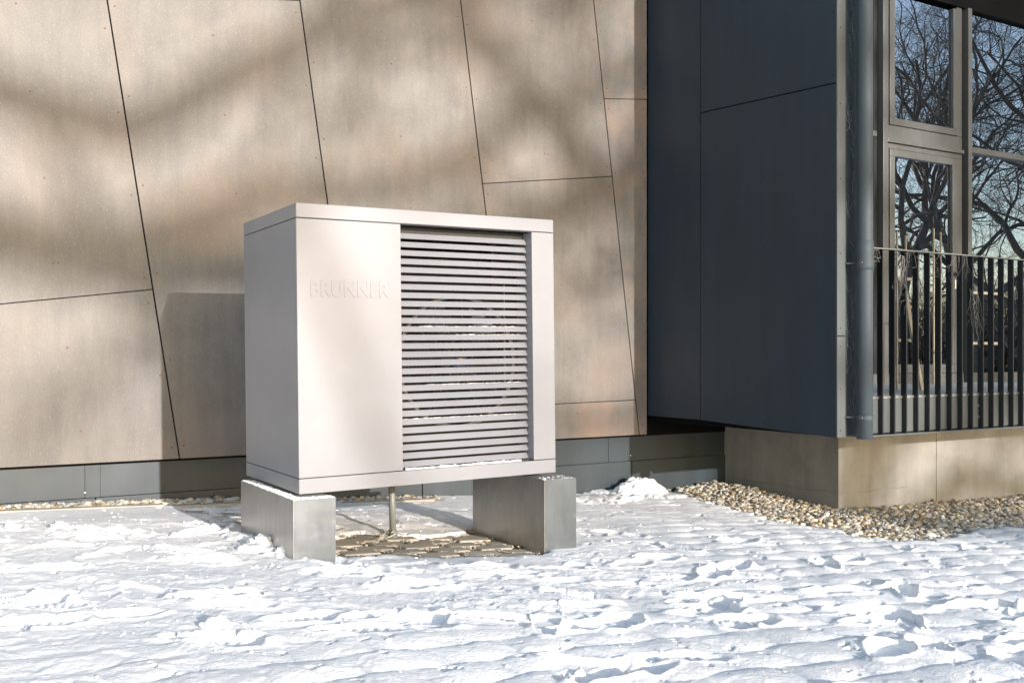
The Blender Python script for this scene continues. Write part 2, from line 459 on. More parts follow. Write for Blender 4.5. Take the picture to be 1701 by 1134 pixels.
# pillows of snow over the lattice paving
rightness = sstep(0.1, 1.1, X - 0.10 * (Y - 4) + 0.35 * pnoise(X * 0.9, Y * 0.9, 21))
front = sstep(3.75, 3.35, Y + 0.25 * pnoise(X * 1.2, Y * 1.2, 22)) * sstep(-2.2, -0.6, X)
pil = np.clip(np.maximum(rightness, 0.75 * front), 0, 1) * sstep(-0.55, 0.25, pnoise(X * 1.1, Y * 1.1, 23) + 0.35)
pa = (SS + 0.035 * fbm(X * 3, Y * 3, 2, 31)) / 0.27; pb = (DD + 0.035 * fbm(X * 3, Y * 3, 2, 32)) / 0.19
rb = np.floor(pb); pa = pa + 0.5 * (rb % 2) ; ra = np.floor(pa)
fa = np.abs(pa - ra - 0.5) * 2; fb = np.abs(pb - rb - 0.5) * 2
hsh = (np.sin(ra * 127.1 + rb * 311.7) * 43758.5453) % 1.0
dome = (1 - fa ** 2.6) * (1 - fb ** 2.2)
H += pil * (0.030 * (0.55 + 0.7 * hsh) * dome ** 0.75 - 0.010) 
# wind crust with broken edges, trampled patches
tramp = sstep(-0.1, 0.5, 0.55 - np.abs(Y - 4.45 - 0.16 * X) * 0.42 + 0.5 * pnoise(X * 1.3, Y * 1.3, 41)) * (1 - 0.75 * rightness)
c1 = fbm(wx * 2.6, wy * 3.6, 4, 51, 0.55); c2 = fbm(wx * 6.5, wy * 8.0, 3, 61, 0.55)
H += (0.016 * sstep(-0.16, 0.16, c1 - 0.05) + 0.010 * sstep(-0.06, 0.08, c1 - 0.42)) * (1 - 0.6 * pil)
H += 0.007 * sstep(-0.16, 0.16, c2 - 0.15) * (0.35 + 0.65 * tramp) * (1 - 0.5 * pil)
H += tramp * 0.006 * fbm(X * 17, Y * 17, 3, 71, 0.6) + 0.0022 * fbm(X * 24, Y * 24, 2, 75)
H += 0.010 * np.clip(fbm(wx * 9, wy * 9, 3, 81) - 0.25, 0, 1) * (1 - 0.5 * pil)
# boot prints
def stamp(cx, cy, ang, ln=0.30, wd=0.105, dep=0.034, tread=False):
    global H
    ca, sa = math.cos(ang), math.sin(ang)
    m = (np.abs(X - cx) < 0.4) & (np.abs(Y - cy) < 0.4)
    x = X[m] - cx; y = Y[m] - cy
    jit = 0.12 * pnoise(x * 14 + cx * 9, y * 14 + cy * 9, 91)
    a = (x * ca + y * sa) / (ln / 2); b = (-x * sa + y * ca) / (wd / 2 * (1.0 + 0.22 * np.sin(np.clip(a, -1, 1) * 2.6 + 0.6)))
    q = (np.abs(a) ** 2.6 + np.abs(b) ** 2.6) ** (1 / 2.6) + jit
    inside = sstep(1.06, 0.86, q)
    rim = np.exp(-((q - 1.22) / 0.16) ** 2)
    h = H[m]
    flat = np.minimum(h, 0.022 + 0.3 * h) - dep * 0.45
    if tread: flat = flat + 0.0035 * np.sign(np.sin(a * 26)) * sstep(0.9, 0.7, q)
    H[m] = h * (1 - inside) + flat * inside + rim * dep * 0.34 * (0.6 + 0.8 * pnoise(x * 11 + cx, y * 11 + cy, 93) + 0.3)
R = np.random.default_rng(4)
def trail(x0, y0, ang, cnt, step=0.62):
    for i in range(cnt):
        px = x0 + math.cos(ang) * step * i; py = y0 + math.sin(ang) * step * i; sd_ = 0.10 * (1 if i % 2 else -1)
        stamp(px - math.sin(ang) * sd_, py + math.cos(ang) * sd_, ang + R.uniform(-.25, .25), R.uniform(.26, .32), R.uniform(.09, .12), R.uniform(.025, .05), R.random() < 0.4)
# local drifts: beside the left support, behind the unit, at the plinth
def mound(cx, cy, rx, ry, h, ang=0.0, pw=2.0):
    global H
    ca, sa = math.cos(ang), math.sin(ang)
    x = X - cx; y = Y - cy; a = (x * ca + y * sa) / rx; b = (-x * sa + y * ca) / ry
    q = a * a + b * b + 0.8 * fbm(X * 13 + cx, Y * 13, 4, 95, 0.6)
    H += h * np.clip(1 - np.clip(q, 0, 9), 0, 1) ** (1 / pw)
def gpt(u, v):
    x, y = on_z(u, v, 0.0)
    for _ in range(8): x, y = on_z(u, v, float(ground(x, y)))
    return x, y
for (u, v, rx, ry, h) in ((440, 925, .13, .10, .10), (480, 935, .10, .06, .07), (405, 905, .10, .10, .06), (560, 945, .16, .07, .03), (120, 900, .10, .07, .05), (1340, 900, .5, .2, .02),
                          (955, 930, .12, .08, .03), (360, 1010, .3, .1, .02), (1250, 960, .25, .2, .02), (830, 1020, .25, .1, .03)):
    x_, y_ = gpt(u, v); mound(x_, y_, rx, ry, h)
x_, y_ = gpt(1035, 826); mound(x_, y_, .30, .16, .10, 0.4)
for (u, v, rx, ry, h) in ((985, 836, .42, .20, .13), (1100, 832, .26, .14, .08), (700, 846, .75, .20, .07), (900, 836, .4, .16, .08)):
    x_, y_ = gpt(u, v); mound(x_, y_, rx, ry, h, 0.5)
# clear areas
FINE = 0.0017 * fbm(wx * 20, wy * 26, 4, 151, 0.62) + 0.0020 * sstep(-0.25, 0.25, fbm(wx * 13, wy * 17, 3, 161)) * sstep(-0.3, 0.3, pnoise(X * 1.7, Y * 1.7, 163))
PIL = pil * 0.0065 * dome ** 0.6
H = 0.026 + 0.29 * H + FINE * (1 - 0.75 * pil) + PIL
trail(-3.2, 4.1, 0.12, 6); trail(-2.6, 5.2, -0.42, 6); trail(-2.2, 3.2, 0.55, 5); trail(-1.6, 3.4, 0.18, 9)
trail(-0.4, 4.15, 0.10, 5); trail(0.2, 3.0, 1.1, 4); trail(0.9, 2.9, 0.75, 5); trail(1.6, 3.3, 1.5, 4); trail(0.2, 3.6, 0.3, 5)
trail(-3.4, 4.9, 0.2, 4); trail(-1.9, 4.6, 0.9, 3)
for _ in range(42):
    px = R.uniform(-2.8, 0.9); py = R.uniform(2.9, 5.6)
    stamp(px, py, R.normal(0.35, 0.5), R.uniform(.2, .32), R.uniform(.08, .12), R.uniform(.014, .026), R.random() < 0.5)
for _ in range(22):
    px = R.uniform(0.5, 3.2); py = R.uniform(2.9, 6.5)
    stamp(px, py, R.normal(0.5, 0.8), R.uniform(.16, .28), R.uniform(.09, .13), R.uniform(.02, .035))
H = np.where(DD > 5.6, 0.012 + (H - 0.012) * (1 - 0.72 * sstep(5.6, 6.2, DD) * sstep(5.2, 4.0, SS)), H)
def blur(a, k):
    for ax, kk_ in ((0, k), (1, k)):
        c = np.cumsum(np.pad(a, [(kk_ + 1, kk_) if ax == i else (0, 0) for i in range(2)], mode='edge'), axis=ax)
        a = (c[2 * kk_ + 1:, :] - c[:-2 * kk_ - 1, :]) / (2 * kk_ + 1) if ax == 0 else (c[:, 2 * kk_ + 1:] - c[:, :-2 * kk_ - 1]) / (2 * kk_ + 1)
    return a
def region(poly, k=7): return blur(blur(inpoly(X, Y, poly).astype(float), k), k // 2 + 1)
edge = 0.22 * fbm(X * 7, Y * 7, 4, 101, 0.6)
wide = np.clip(region(P_BARE, 34) * 2.4 + 0.25 * fbm(X * 5, Y * 5, 3, 141) * (region(P_BARE, 34) > 0.01), 0, 1)
H = H * (1 - 0.80 * wide) + 0.006 * wide
mb = sstep(0.38, 0.62, region(P_BARE) + edge * 0.9)
mg = sstep(0.36, 0.64, region(P_GRAV, 5) + 0.48 * fbm(X * 8, Y * 8, 4, 103, 0.6))
ms = sstep(0.4, 0.6, region(P_STRIP, 3) + 0.3 * edge)
mi = region(P_ICE, 6)
H = H * (1 - mb) - 0.045 * mb
H = H * (1 - mg) - 0.05 * mg
H = H * (1 - ms) - 0.05 * ms
icy = np.clip(mi * 1.3, 0, 1)
H = H * (1 - icy) + icy * (-0.001 + 0.018 * fbm(SS * 6, DD * 13, 3, 111))
# thin snow behind the gap under the unit
Z = G + H
V = np.stack([X.ravel(), Y.ravel(), Z.ravel()], 1)
ii = (np.arange(NR - 1)[:, None] * NC + np.arange(NC - 1)[None, :])
keep = (H > -0.022)
kf = keep[:-1, :-1] | keep[1:, :-1] | keep[:-1, 1:] | keep[1:, 1:]
behind = DD[:-1, :-1] < 6.9
incon = (SS[:-1, :-1] > S_CONC + 0.05) & (DD[:-1, :-1] > D_BASE + 0.05)
kf &= behind & ~incon
ii = ii[kf]
o = np_mesh('snow_cover', V, np.stack([ii, ii + 1, ii + NC + 1, ii + NC], 1), M['snow'])
tag(o, 'trampled sunlit snow over the paving in front of the wall', kind='structure')

def snow_z(x, y):
    j = np.clip(np.searchsorted(yy, y) , 0, NR - 1); i = int(np.clip(round((x / yy[j] + 0.74) / 1.48 * (NC - 1)), 0, NC - 1))
    return float(Z[j, i])

# ---- pebbles
def ico(sub=1):
    bm = bmesh.new(); bmesh.ops.create_icosphere(bm, subdivisions=sub, radius=1.0)
    v = np.array([p.co[:] for p in bm.verts]); f = np.array([[q.index for q in t.verts] for t in bm.faces]); bm.free(); return v, f
IV, IF = ico(2)
IV1, IF1 = ico(1)
def pebbles(name, pts, size, zfun, label, mat, flat=0.62, seed=0):
    g_ = np.random.default_rng(seed); N = len(pts)
    sc = size * np.exp(g_.normal(0, 0.33, N))[:, None] * np.stack([g_.uniform(.8, 1.35, N), g_.uniform(.7, 1.1, N), g_.uniform(flat - .15, flat + .2, N)], 1) / 2
    IV, IF = (IV1, IF1) if size < 0.012 else (globals()['IV'], globals()['IF'])
    v = IV[None] * (1 + 0.16 * np.sin(IV[None, :, [1, 2, 0]] * g_.uniform(1.5, 3.5, (N, 1, 3)) + g_.uniform(0, 6, (N, 1, 3))))
    v = v * sc[:, None, :]
    az = g_.uniform(0, 2 * math.pi, N); tl = g_.normal(0, 0.35, N)
    x, y, z = v[..., 0], v[..., 1], v[..., 2]
    y, z = y * np.cos(tl)[:, None] - z * np.sin(tl)[:, None], y * np.sin(tl)[:, None] + z * np.cos(tl)[:, None]
    x, y = x * np.cos(az)[:, None] - y * np.sin(az)[:, None], x * np.sin(az)[:, None] + y * np.cos(az)[:, None]
    P = np.array(pts); v = np.stack([x + P[:, 0:1], y + P[:, 1:2], z + P[:, 2:3]], -1)
    f = IF[None] + (np.arange(N) * len(IV))[:, None, None]
    o = np_mesh(name, v.reshape(-1, 3), f.reshape(-1, 3), mat)
    return tag(o, label, kind='stuff')
def scatter(poly, dens, seed):
    g_ = np.random.default_rng(seed); p = np.array(poly); lo, hi = p.min(0), p.max(0)
    N = int((hi - lo).prod() * dens); q = g_.uniform(lo, hi, (N, 2)); return q[inpoly(q[:, 0], q[:, 1], poly)]
q = scatter(P_GRAV, 2300, 1)
sq = q[:, 0] * r[0] + q[:, 1] * r[1]; dq = q[:, 0] * n[0] + q[:, 1] * n[1]
q = q[(np.abs(sq) < 9.9) & ~((sq > S_CONC) & (dq > D_BASE))]
sq = q[:, 0] * r[0] + q[:, 1] * r[1]; dq = q[:, 0] * n[0] + q[:, 1] * n[1]
heap = 0.085 * np.exp(-((sq - S_CONC + 0.1) / 0.5) ** 2) * sstep(5.3, 6.7, dq) + 0.02 * sstep(4.7, 5.3, dq)
gz_ = ground(q[:, 0], q[:, 1]) + heap + rng.uniform(-0.012, 0.020, len(q))
pebbles('gravel', np.column_stack([q, gz_]), 0.027, None, 'pale rounded gravel around the foot of the concrete base', M['pebble'], seed=2)
# bed under the heap so that no hole shows
hb = MB()
hs = np.linspace(S_CONC - 1.3, S_CONC + 4.4, 40); hd = np.linspace(4.4, 6.74, 24)
for a in hs:
    for b in hd:
        x_, y_ = wallpt(a, b); hb.v.append((x_, y_, float(ground(x_, y_)) - 0.02 + 0.085 * math.exp(-((a - S_CONC + 0.1) / 0.5) ** 2) * float(sstep(5.3, 6.7, b)) + 0.02 * float(sstep(4.7, 5.3, b)) - 0.008))
for i in range(len(hs) - 1):
    for j in range(len(hd) - 1):
        hb.f.append((i * 24 + j, (i + 1) * 24 + j, (i + 1) * 24 + j + 1, i * 24 + j + 1)); hb.m.append(0)
tag(hb.build('gravel_bed', M['soil'], smooth=True, fix=False), 'grit bed beneath the loose gravel', kind='structure')
q = scatter(P_STRIP, 2000, 3)
pebbles('gravel', np.column_stack([q, ground(q[:, 0], q[:, 1]) + rng.uniform(-0.008, 0.016, len(q))]), 0.030, None, 'narrow strip of pale pebbles along the grey plinth', M['pebble'], seed=5)

# ---- kerb edging in front of the pebble strip
kb = empty('kerb', (*wallpt(-1.5, 6.44), float(ground(*wallpt(0, 6.44)))), TH, 'thin concrete edging between pebble strip and snow', 'kerb')
for i in range(5):
    a = i * 0.93
    x_, y_ = wallpt(-1.5 + a + 0.46, 6.44); zz = float(ground(x_, y_)) - kb.location.z
    ob = MB().box(0, 0.922, -0.035, 0.035, -0.2, 0.0).build('kerb_stone', M['kerbm'], kb, 0.006)
    ob.location = (a, 0, zz + 0.042); ob.rotation_euler = (0, math.atan2(0.035, 1), 0)

# ---- pavers that lie bare under the unit and in its shade
pv = empty('paving', (*wallpt(2.0, 4.8), 0), TH, 'tan block paving with gritty joints under the heat pump')
tag(pv, kind='structure')
pmesh = []
for k in range(4):
    m_ = MB().box(-0.096, 0.096, -0.056, 0.056, -0.05, 0.0)
    mt = mat_concrete('paver', [(0.47, 0.42, 0.34), (0.52, 0.46, 0.37), (0.42, 0.38, 0.31), (0.46, 0.43, 0.38)][k], 0.85, 0.0)
    ob = m_.build('paver', mt, pv, 0.007); pmesh.append(ob)
cnt = 0; chips = []
g_ = np.random.default_rng(9)
for j in range(-12, 16):
    for i in range(-12, 14):
        s_ = 2.0 + i * 0.255 + (0.127 if j % 2 else 0); d_ = 4.8 + j * 0.122
        x_, y_ = wallpt(s_, d_)
        a_ = np.array([[x_]]), np.array([[y_]])
        near = any(inpoly(a_[0] + ox, a_[1] + oy, P)[0, 0] for P in (P_BARE, P_ICE) for ox in (-.16, 0, .16) for oy in (-.16, 0, .16))
        if not near: continue
        src = pmesh[int(g_.integers(4))]
        if cnt < 4: ob = pmesh[cnt]
        else: ob = src.copy(); COL.objects.link(ob)
        ob.location = (s_ - 2.0, d_ - 4.8, float(ground(x_, y_)) + g_.normal(0, 0.0025))
        ob.rotation_euler = (g_.normal(0, .012), g_.normal(0, .012) + 0.05, g_.normal(0, .02)); cnt += 1
        cxp, cyp = wallpt(s_ + 0.127, d_)
        for _ in range(18):
            qx, qy = wallpt(s_ + 0.127 + g_.normal(0, .017), d_ + g_.uniform(-.055, .055)); chips.append((qx, qy, float(ground(qx, qy)) + g_.uniform(-.004, .008)))
        for _ in range(4):
            qx, qy = wallpt(s_ + g_.uniform(-.13, .13), d_ + 0.061 + g_.normal(0, .006)); chips.append((qx, qy, float(ground(qx, qy)) + g_.uniform(-.006, .003)))
print('pavers', cnt)
pebbles('grit', chips, 0.0085, None, 'fine tan grit filling the pockets between the pavers', M['pebble'], seed=8)

# ---- broken bits of snow crust
q = []
g_ = np.random.default_rng(13)
while len(q) < 600:
    x_ = g_.uniform(-3.2, 2.8); y_ = g_.uniform(2.6, 6.3)
    if pnoise(np.array([x_ * 1.6]), np.array([y_ * 1.6]), 45)[0] < 0.05 and g_.random() < 0.75: continue
    d_ = x_ * n[0] + y_ * n[1]
    if d_ > 6.3 or inpoly(np.array([[x_]]), np.array([[y_]]), P_BARE)[0, 0]: continue
    q.append((x_, y_, snow_z(x_, y_) + 0.001))
pebbles('snow_crumbs', q, 0.011, None, 'small broken crumbs of snow crust on the trampled snow', M['snow'], 0.6, seed=14)
# larger lumps
def lump(u, v, sz, label, seed):
    x_, y_ = gpt(u, v); g2 = np.random.default_rng(seed)
    bm = bmesh.new(); bmesh.ops.create_icosphere(bm, subdivisions=4, radius=1.0)
    for p in bm.verts:
        c = np.array(p.co[:]); q_ = c * 2.2 + seed
        k = 1 + 0.30 * float(fbm(np.array([q_[0] + q_[2]]), np.array([q_[1] - q_[2] * .7]), 5, seed, 0.55)[0])
        p.co = Vector((c[0] * sz[0] * k, c[1] * sz[1] * k, max(-0.3, c[2]) * sz[2] * 0.75 * k))
    me = bpy.data.meshes.new('snow_lump'); bm.to_mesh(me); bm.free(); me.materials.append(M['snow'])
    for p in me.polygons: p.use_smooth = True
    o = bpy.data.objects.new('snow_lump', me); COL.objects.link(o); o.location = (x_, y_, float(ground(x_, y_)) + 0.03)
    return tag(o, label, 'snow lump', 'lumps of snow thrown up on the snow cover')
lump(100, 893, (.05, .04, .075), 'small pointed snow lump on the left near the pebble strip', 1)
lump(357, 1062, (.05, .045, .06), 'small snow lump in the left foreground beside a bootprint', 2)
lump(440, 922, (.085, .06, .085), 'lump of snow against the side of the left support', 3)
lump(478, 934, (.06, .045, .075), 'lump of snow at the front corner of the left support', 4)
lump(805, 1018, (.07, .035, .03), 'low ridge of snow in the middle foreground', 5)
xm, ym = wallpt(on_front(1062, 800, 6.60)[0], 6.60)
bm = bmesh.new(); bmesh.ops.create_icosphere(bm, subdivisions=5, radius=1.0)
for p in bm.verts:
    c = np.array(p.co[:]); k = 1 + 0.22 * float(fbm(np.array([c[0] * 2.3 + c[2]]), np.array([c[1] * 2 + c[2] * 1.5]), 5, 33, 0.45)[0])
    sk = 1 - 0.2 * max(0, c[2])
    p.co = Vector((c[0] * 0.28 * k * sk, c[1] * 0.15 * k, c[2] * 0.155 * k))
me = bpy.data.meshes.new('snow_mound'); bm.to_mesh(me); bm.free(); me.materials.append(M['snow'])
for p in me.polygons: p.use_smooth = True
o = bpy.data.objects.new('snow_mound', me); COL.objects.link(o); o.location = (xm, ym, float(ground(xm, ym)) + 0.02); o.rotation_euler = (0, 0, TH)
tag(o, 'rounded pile of snow leaning against the dark plinth', 'snow pile')

# ------------------------------------------------------------------ building
B0 = (*wallpt(0, 0), 0.0)
bld = empty('building', (*wallpt(0, D_BROWN), 0), TH, 'modern building with leaning brown panel joints, dark corner bay and glazed terrace', 'building')
y0 = -D_BROWN      # local y = d - D_BROWN
def L(d): return d - D_BROWN
TOP = 4.7
# structural cores
MB().box(-6, S_BAY - 0.004, 0.045, 0.35, 0.30, TOP).build('wall', M['black'], bld)
zb = 0.318
# brown panels
fs = lambda u, v: on_front(u, v, D_BROWN)
J = [[fs(-140, 0), fs(-62, 560)], [fs(178, 0), fs(298, 758)], [fs(498, 0), fs(545, 342)], [fs(765, 0), fs(808, 360)], [fs(986, 0), fs(1062, 722)]]
EDGE = fs(1075, 0)[0]
ext = lambda p, q: (q, p)     # directed upwards
def column(i):
    poly = [(-6, zb), (EDGE - 0.004 if i == 4 else 9, zb), (EDGE - 0.004 if i == 4 else 9, TOP), (-6, TOP)]
    if i >= 0:
        a, b = J[i]; poly = clip(poly, a, b, 0.0045)     # keep right of joint i (line runs downwards: left side is +s)
    if i + 1 < len(J):
        a, b = J[i + 1]; poly = clip(poly, b, a, 0.0045)
    return poly
def split(poly, p, q, gap=0.0028):
    if p[0] > q[0]: p, q = q, p
    return clip(poly, p, q, gap), clip(poly, q, p, gap)      # upper, lower
pieces = []
c = column(-1); pieces += [(c, 0)]
c = column(0); up, lo = split(c, fs(0, 505), fs(250, 481)); pieces += [(up, 0), (lo, 0)]
c = column(1); up, lo = split(c, fs(178, -12), fs(500, 1.5)); pieces += [(up, 1), (lo, 1)]
c = column(2); pieces += [(c, 2)]
c = column(3); up, lo = split(c, fs(804, 305), fs(1018, 293)); mid, lo = split(lo, fs(920, 671), fs(1058, 664)); pieces += [(up, 2), (mid, 1), (lo, 3)]
c = column(4); up, lo = split(c, fs(1003, 164), fs(1075, 165.5)); pieces += [(up, 3), (lo, 3)]
for poly, mi_ in pieces:
    pn = MB().prism(poly, 0.0, 0.012).build('panel', browns[mi_], bld, 0.0012)
    # screws near the edges
    sc = MB(); cxm = sum(p[0] for p in poly) / len(poly); czm = sum(p[1] for p in poly) / len(poly)
    done = []
    for i in range(len(poly)):
        a, b = poly[i], poly[(i + 1) % len(poly)]; Lg = math.hypot(b[0] - a[0], b[1] - a[1])
        if Lg < 0.3 or max(a[1], b[1]) - min(a[1], b[1]) < 0.3: continue
        k = max(1, round((Lg - 0.16) / 0.52))
        nx__, ny__ = -(b[1] - a[1]) / Lg, (b[0] - a[0]) / Lg
        for j in range(k + 1):
            t_ = (0.08 + (Lg - 0.16) * j / k) / Lg
            px = a[0] + (b[0] - a[0]) * t_ + nx__ * 0.035; pz = a[1] + (b[1] - a[1]) * t_ + ny__ * 0.035
            done.append((px, pz))
    zs = sorted(set(round(p[1] / 0.52) for p in done))
    w_ = max(p[0] for p in poly) - min(p[0] for p in poly)
    if w_ > 0.9:
        for zq in zs[::1]:
            done.append((cxm - (zq * 0.52 - czm) * 0.15, zq * 0.52))
    for px, pz in done:
        if zb + .03 < pz < 3.9: sc.lathe([(0.0, -0.003), (0.005, -0.0026), (0.0068, 0.0)], 8, 'y', (px, 0.0, pz))
    if sc.v: tag(sc.build('screws', M['rust'], pn), kind='stuff')
# plinth sheets
for (u0, u1) in ((-500, 141), (141, 166.5), (166.5, 470), (470, 1010.5), (1010.5, 1026.5), (1026.5, 1215)):
    s0, s1 = on_front(u0, 800, D_PLINTH)[0], on_front(u1, 800, D_PLINTH)[0]
    proud = 0.004 if u1 - u0 < 40 else 0.0
    MB().box(s0 + .0004, s1 - .0004, 0.06 - proud, 0.075, 0.094, zb - 0.002).build('plinth_sheet', M['plinth'], bld, 0.001)
for (u0, u1) in ((-500, 158), (159, 700), (701, 1048), (1049, 1225)):
    s0, s1 = on_front(u0, 800, D_PLINTH)[0], on_front(u1, 800, D_PLINTH)[0]
    MB().box(s0 + .001, s1 - .001, 0.048, 0.074, -0.4, 0.092).build('plinth_sheet', M['plinth'], bld, 0.002)
MB().box(-6, S_CONC, 0.078, 0.35, -0.5, 0.30).build('wall_footing', M['black'], bld)
MB().box(S_BAY - 0.003, S_CONC, 0.05, 0.35, 0.302, 0.60).build('wall_footing', M['black'], bld)
sc = MB()
for u_, v_ in ((141, 818), (167, 716), (1047, 756), (1010, 776), (1027, 777)):
    s_, z_ = on_front(u_, v_, D_PLINTH); sc.lathe([(0, -.004), (.005, -.003), (.006, 0)], 8, 'y', (s_, 0.055, z_))
tag(sc.build('screws', M['steel'], bld), kind='stuff')
# underside gap closer of the brown cladding
MB().box(-6, S_BAY - 0.004, 0.014, 0.058, zb + 0.002, zb + 0.006).build('drip_edge', M['plinth'], bld)

# ---- dark bay: side cladding
sd_ = lambda u, v: on_side(u, v, S_BAY)
dm = sd_(1163, 400)[0] ; df = sd_(1390, 400)[0]
zM = lambda u, v: sd_(u, v)[1]
side = [(D_BROWN - 0.001, zM(1078, 690)), (D_BROWN - 0.001, TOP), (df, TOP), (df, zM(1390, 727))]
bl, br = (dm + 0.0, zM(1163, 697)), (df, zM(1390, 727))
rear = [(L(dm + 0.005), bl[1]), (L(D_BROWN - 0.002), zM(1078, 690)), (L(D_BROWN - 0.002), TOP), (L(dm + 0.005), TOP)]
pn = MB().prism(rear, S_BAY, S_BAY + 0.01, 'yz').build('dark_panel', M['dark'], bld, 0.001)
d1, z1 = sd_(1163, 188); d2, z2 = sd_(1388, 138)
fr_lo = [(L(dm - 0.004), bl[1]), (L(df + 0.006), br[1]), (L(df + 0.006), z2 - 0.004), (L(dm - 0.004), z1 - 0.004)]
fr_up = [(L(dm - 0.004), z1 + 0.004), (L(df + 0.006), z2 + 0.004), (L(df + 0.006), TOP), (L(dm - 0.004), TOP)]
pl = MB().prism(fr_lo, S_BAY, S_BAY + 0.01, 'yz').build('dark_panel', M['dark'], bld, 0.001)
pu = MB().prism(fr_up, S_BAY, S_BAY + 0.01, 'yz').build('dark_panel', M['dark'], bld, 0.001)
def side_screws(par, pts):
    sc = MB()
    for u_, v_ in pts:
        d_, z_ = sd_(u_, v_); c_ = (S_BAY, L(d_), z_); k = 8; vs = [(c_[0] - .0022, c_[1], c_[2])]
        for j in range(k):
            w_ = 2 * math.pi * j / k; vs.append((c_[0], c_[1] + .0065 * math.cos(w_), c_[2] + .0065 * math.sin(w_)))
        sc.add(vs, [(0, 1 + j, 1 + (j + 1) % k) for j in range(k)])
    tag(sc.build('screws', M['darkscrew'], par), kind='stuff')
side_screws(pn, [(1078, v) for v in (128, 230, 331, 394, 520, 640)] + [(1157, v) for v in (107, 215, 324, 432, 550, 677)] + [(1078, 30), (1157, 20)])
side_screws(pu, [(1165, 68), (1165, 177), (1267, 36), (1267, 153), (1384, 125), (1384, 20)])
side_screws(pl, [(1165, v) for v in (201, 310, 418, 528, 640)] + [(1268, v) for v in (179, 295, 411, 525, 645)] + [(1268, 702), (1384, 277), (1384, 401), (1384, 520), (1384, 650), (1384, 712)])
ST = on_front(1404.5, 400, D_BAY)[0]; SW = on_front(1421, 400, D_BAY)[0]; SE = on_front(1430, 400, D_BAY)[0]
zbay = br[1]
MB().box(S_BAY + 0.012, SE, L(D_BAY + 0.012), L(D_GLASS + 0.3), zbay + 0.012, TOP).build('bay_wall', M['black'], bld)
zj = on_front(1397, 558, D_BAY)[1]
MB().box(S_BAY + 0.001, ST, L(D_BAY), L(D_BAY + 0.011), zj + 0.003, TOP).build('corner_trim', M['trim'], bld, 0.001)
MB().box(S_BAY + 0.001, ST, L(D_BAY), L(D_BAY + 0.011), zbay + 0.001, zj - 0.003).build('corner_trim', M['trim'], bld, 0.001)
sc = MB()
for v_ in (46, 172, 297, 421, 545, 575, 645, 715):
    s_, z_ = on_front(1396, v_, D_BAY); sc.lathe([(0, -.0022), (.0042, -.002), (.0052, 0)], 8, 'y', (s_, L(D_BAY), z_))
tag(sc.build('screws', M['darkscrew'], bld), kind='stuff')
MB().box(ST + 0.001, SW + 0.03, L(D_BAY + 0.012), L(D_BAY + 0.02), zbay + 0.004, TOP).build('pipe_shade_strip', M['pipe'], bld)  # bay front toned darker here: the downpipe's cast shadow put into the colour
# soffit under the bay and terrace slab
MB().box(S_BAY + 0.012, 17, L(D_BAY + 0.05), L(D_BROWN + 0.05), zbay + 0.004, 0.69).build('terrace_slab', M['black'], bld)
MB().box(SE + 0.004, 17, L(D_BAY + 0.045), L(D_GLASS + 0.1), 0.691, 0.70).build('terrace_floor', M['floor'], bld)
MB().box(SE + 0.004, 17, L(D_BAY + 0.040), L(D_BAY + 0.048), zbay + 0.012, 0.698).build('fascia', M['trim'], bld)
MB().box(SE + 0.004, 17, L(D_BAY + 0.034), L(D_BAY + 0.0395), 0.688, 0.704).build('floor_edge', M['steel'], bld)
MB().box(SE + 0.004, 17, L(D_BAY - 0.004), L(D_BAY + 0.20), zbay - 0.006, zbay + 0.003).build('bottom_sheet', M['trim'], bld)
# concrete base
sJ = on_front(1555.5, 780, D_BASE)[0]
def conc(s0, s1):
    cb = MB().box(s0, s1, L(D_BASE), L(D_BROWN + 0.34), -0.9, zbay + 0.002).build('concrete_base', M['conc'], bld, 0.004)
    return cb
cb = conc(S_CONC, sJ - 0.003); conc(sJ + 0.003, 17)
# formwork seam as a fine ridge on both faces
zs_ = on_front(1393, 820, D_BASE)[1]
sm = MB()
pts = [(S_CONC + 0.02 + i * 0.1, zs_ + 0.006 * math.sin(i * 1.7) + 0.003 * random.random()) for i in range(12)]
for a, b in zip(pts[:-1], pts[1:]):
    if random.random() < 0.8: sm.tube([(a[0], L(D_BASE), a[1]), (b[0], L(D_BASE), b[1])], 0.0016, 4)
pts = [(D_BASE + 0.02 + i * 0.1, zs_ + 0.008 * math.sin(i * 1.3)) for i in range(14)]
for a, b in zip(pts[:-1], pts[1:]):
    sm.tube([(S_CONC, L(a[0]), a[1]), (S_CONC, L(b[0]), b[1])], 0.0018, 4)
tag(sm.build('formwork_seam', M['soil'], cb), kind='stuff')
# roof over the terrace
zR = on_front(1608, 17, D_GLASS)[1]; sA0 = SE + .02
MB().box(sA0 + 0.0, 17, L(D_GLASS) - .02, L(D_GLASS) + .15, zR, 6.6).build('spandrel_panel', M['black'], bld)
MB().box(SE + .01, 17, L(D_GLASS) + .16, L(D_GLASS + 4), 6.3, 6.6).build('roof', M['black'], bld)

# ---- glazing
g = lambda u, v: on_front(u, v, D_GLASS)
YG = L(D_GLASS)
gs = lambda u: g(u, 300)[0]
zt = g(1605, 249)[1]          # transom height on the right
zfl = 0.70
win = empty('window', (0, 0, 0), 0, parent=bld)
def bar(par, name, s0, s1, z0, z1, d0=0.0, d1=0.08, mat='alu', bev=0.003):
    return MB().box(s0, s1, YG + d0, YG + d1, z0, z1).build(name, M[mat], par, bev)
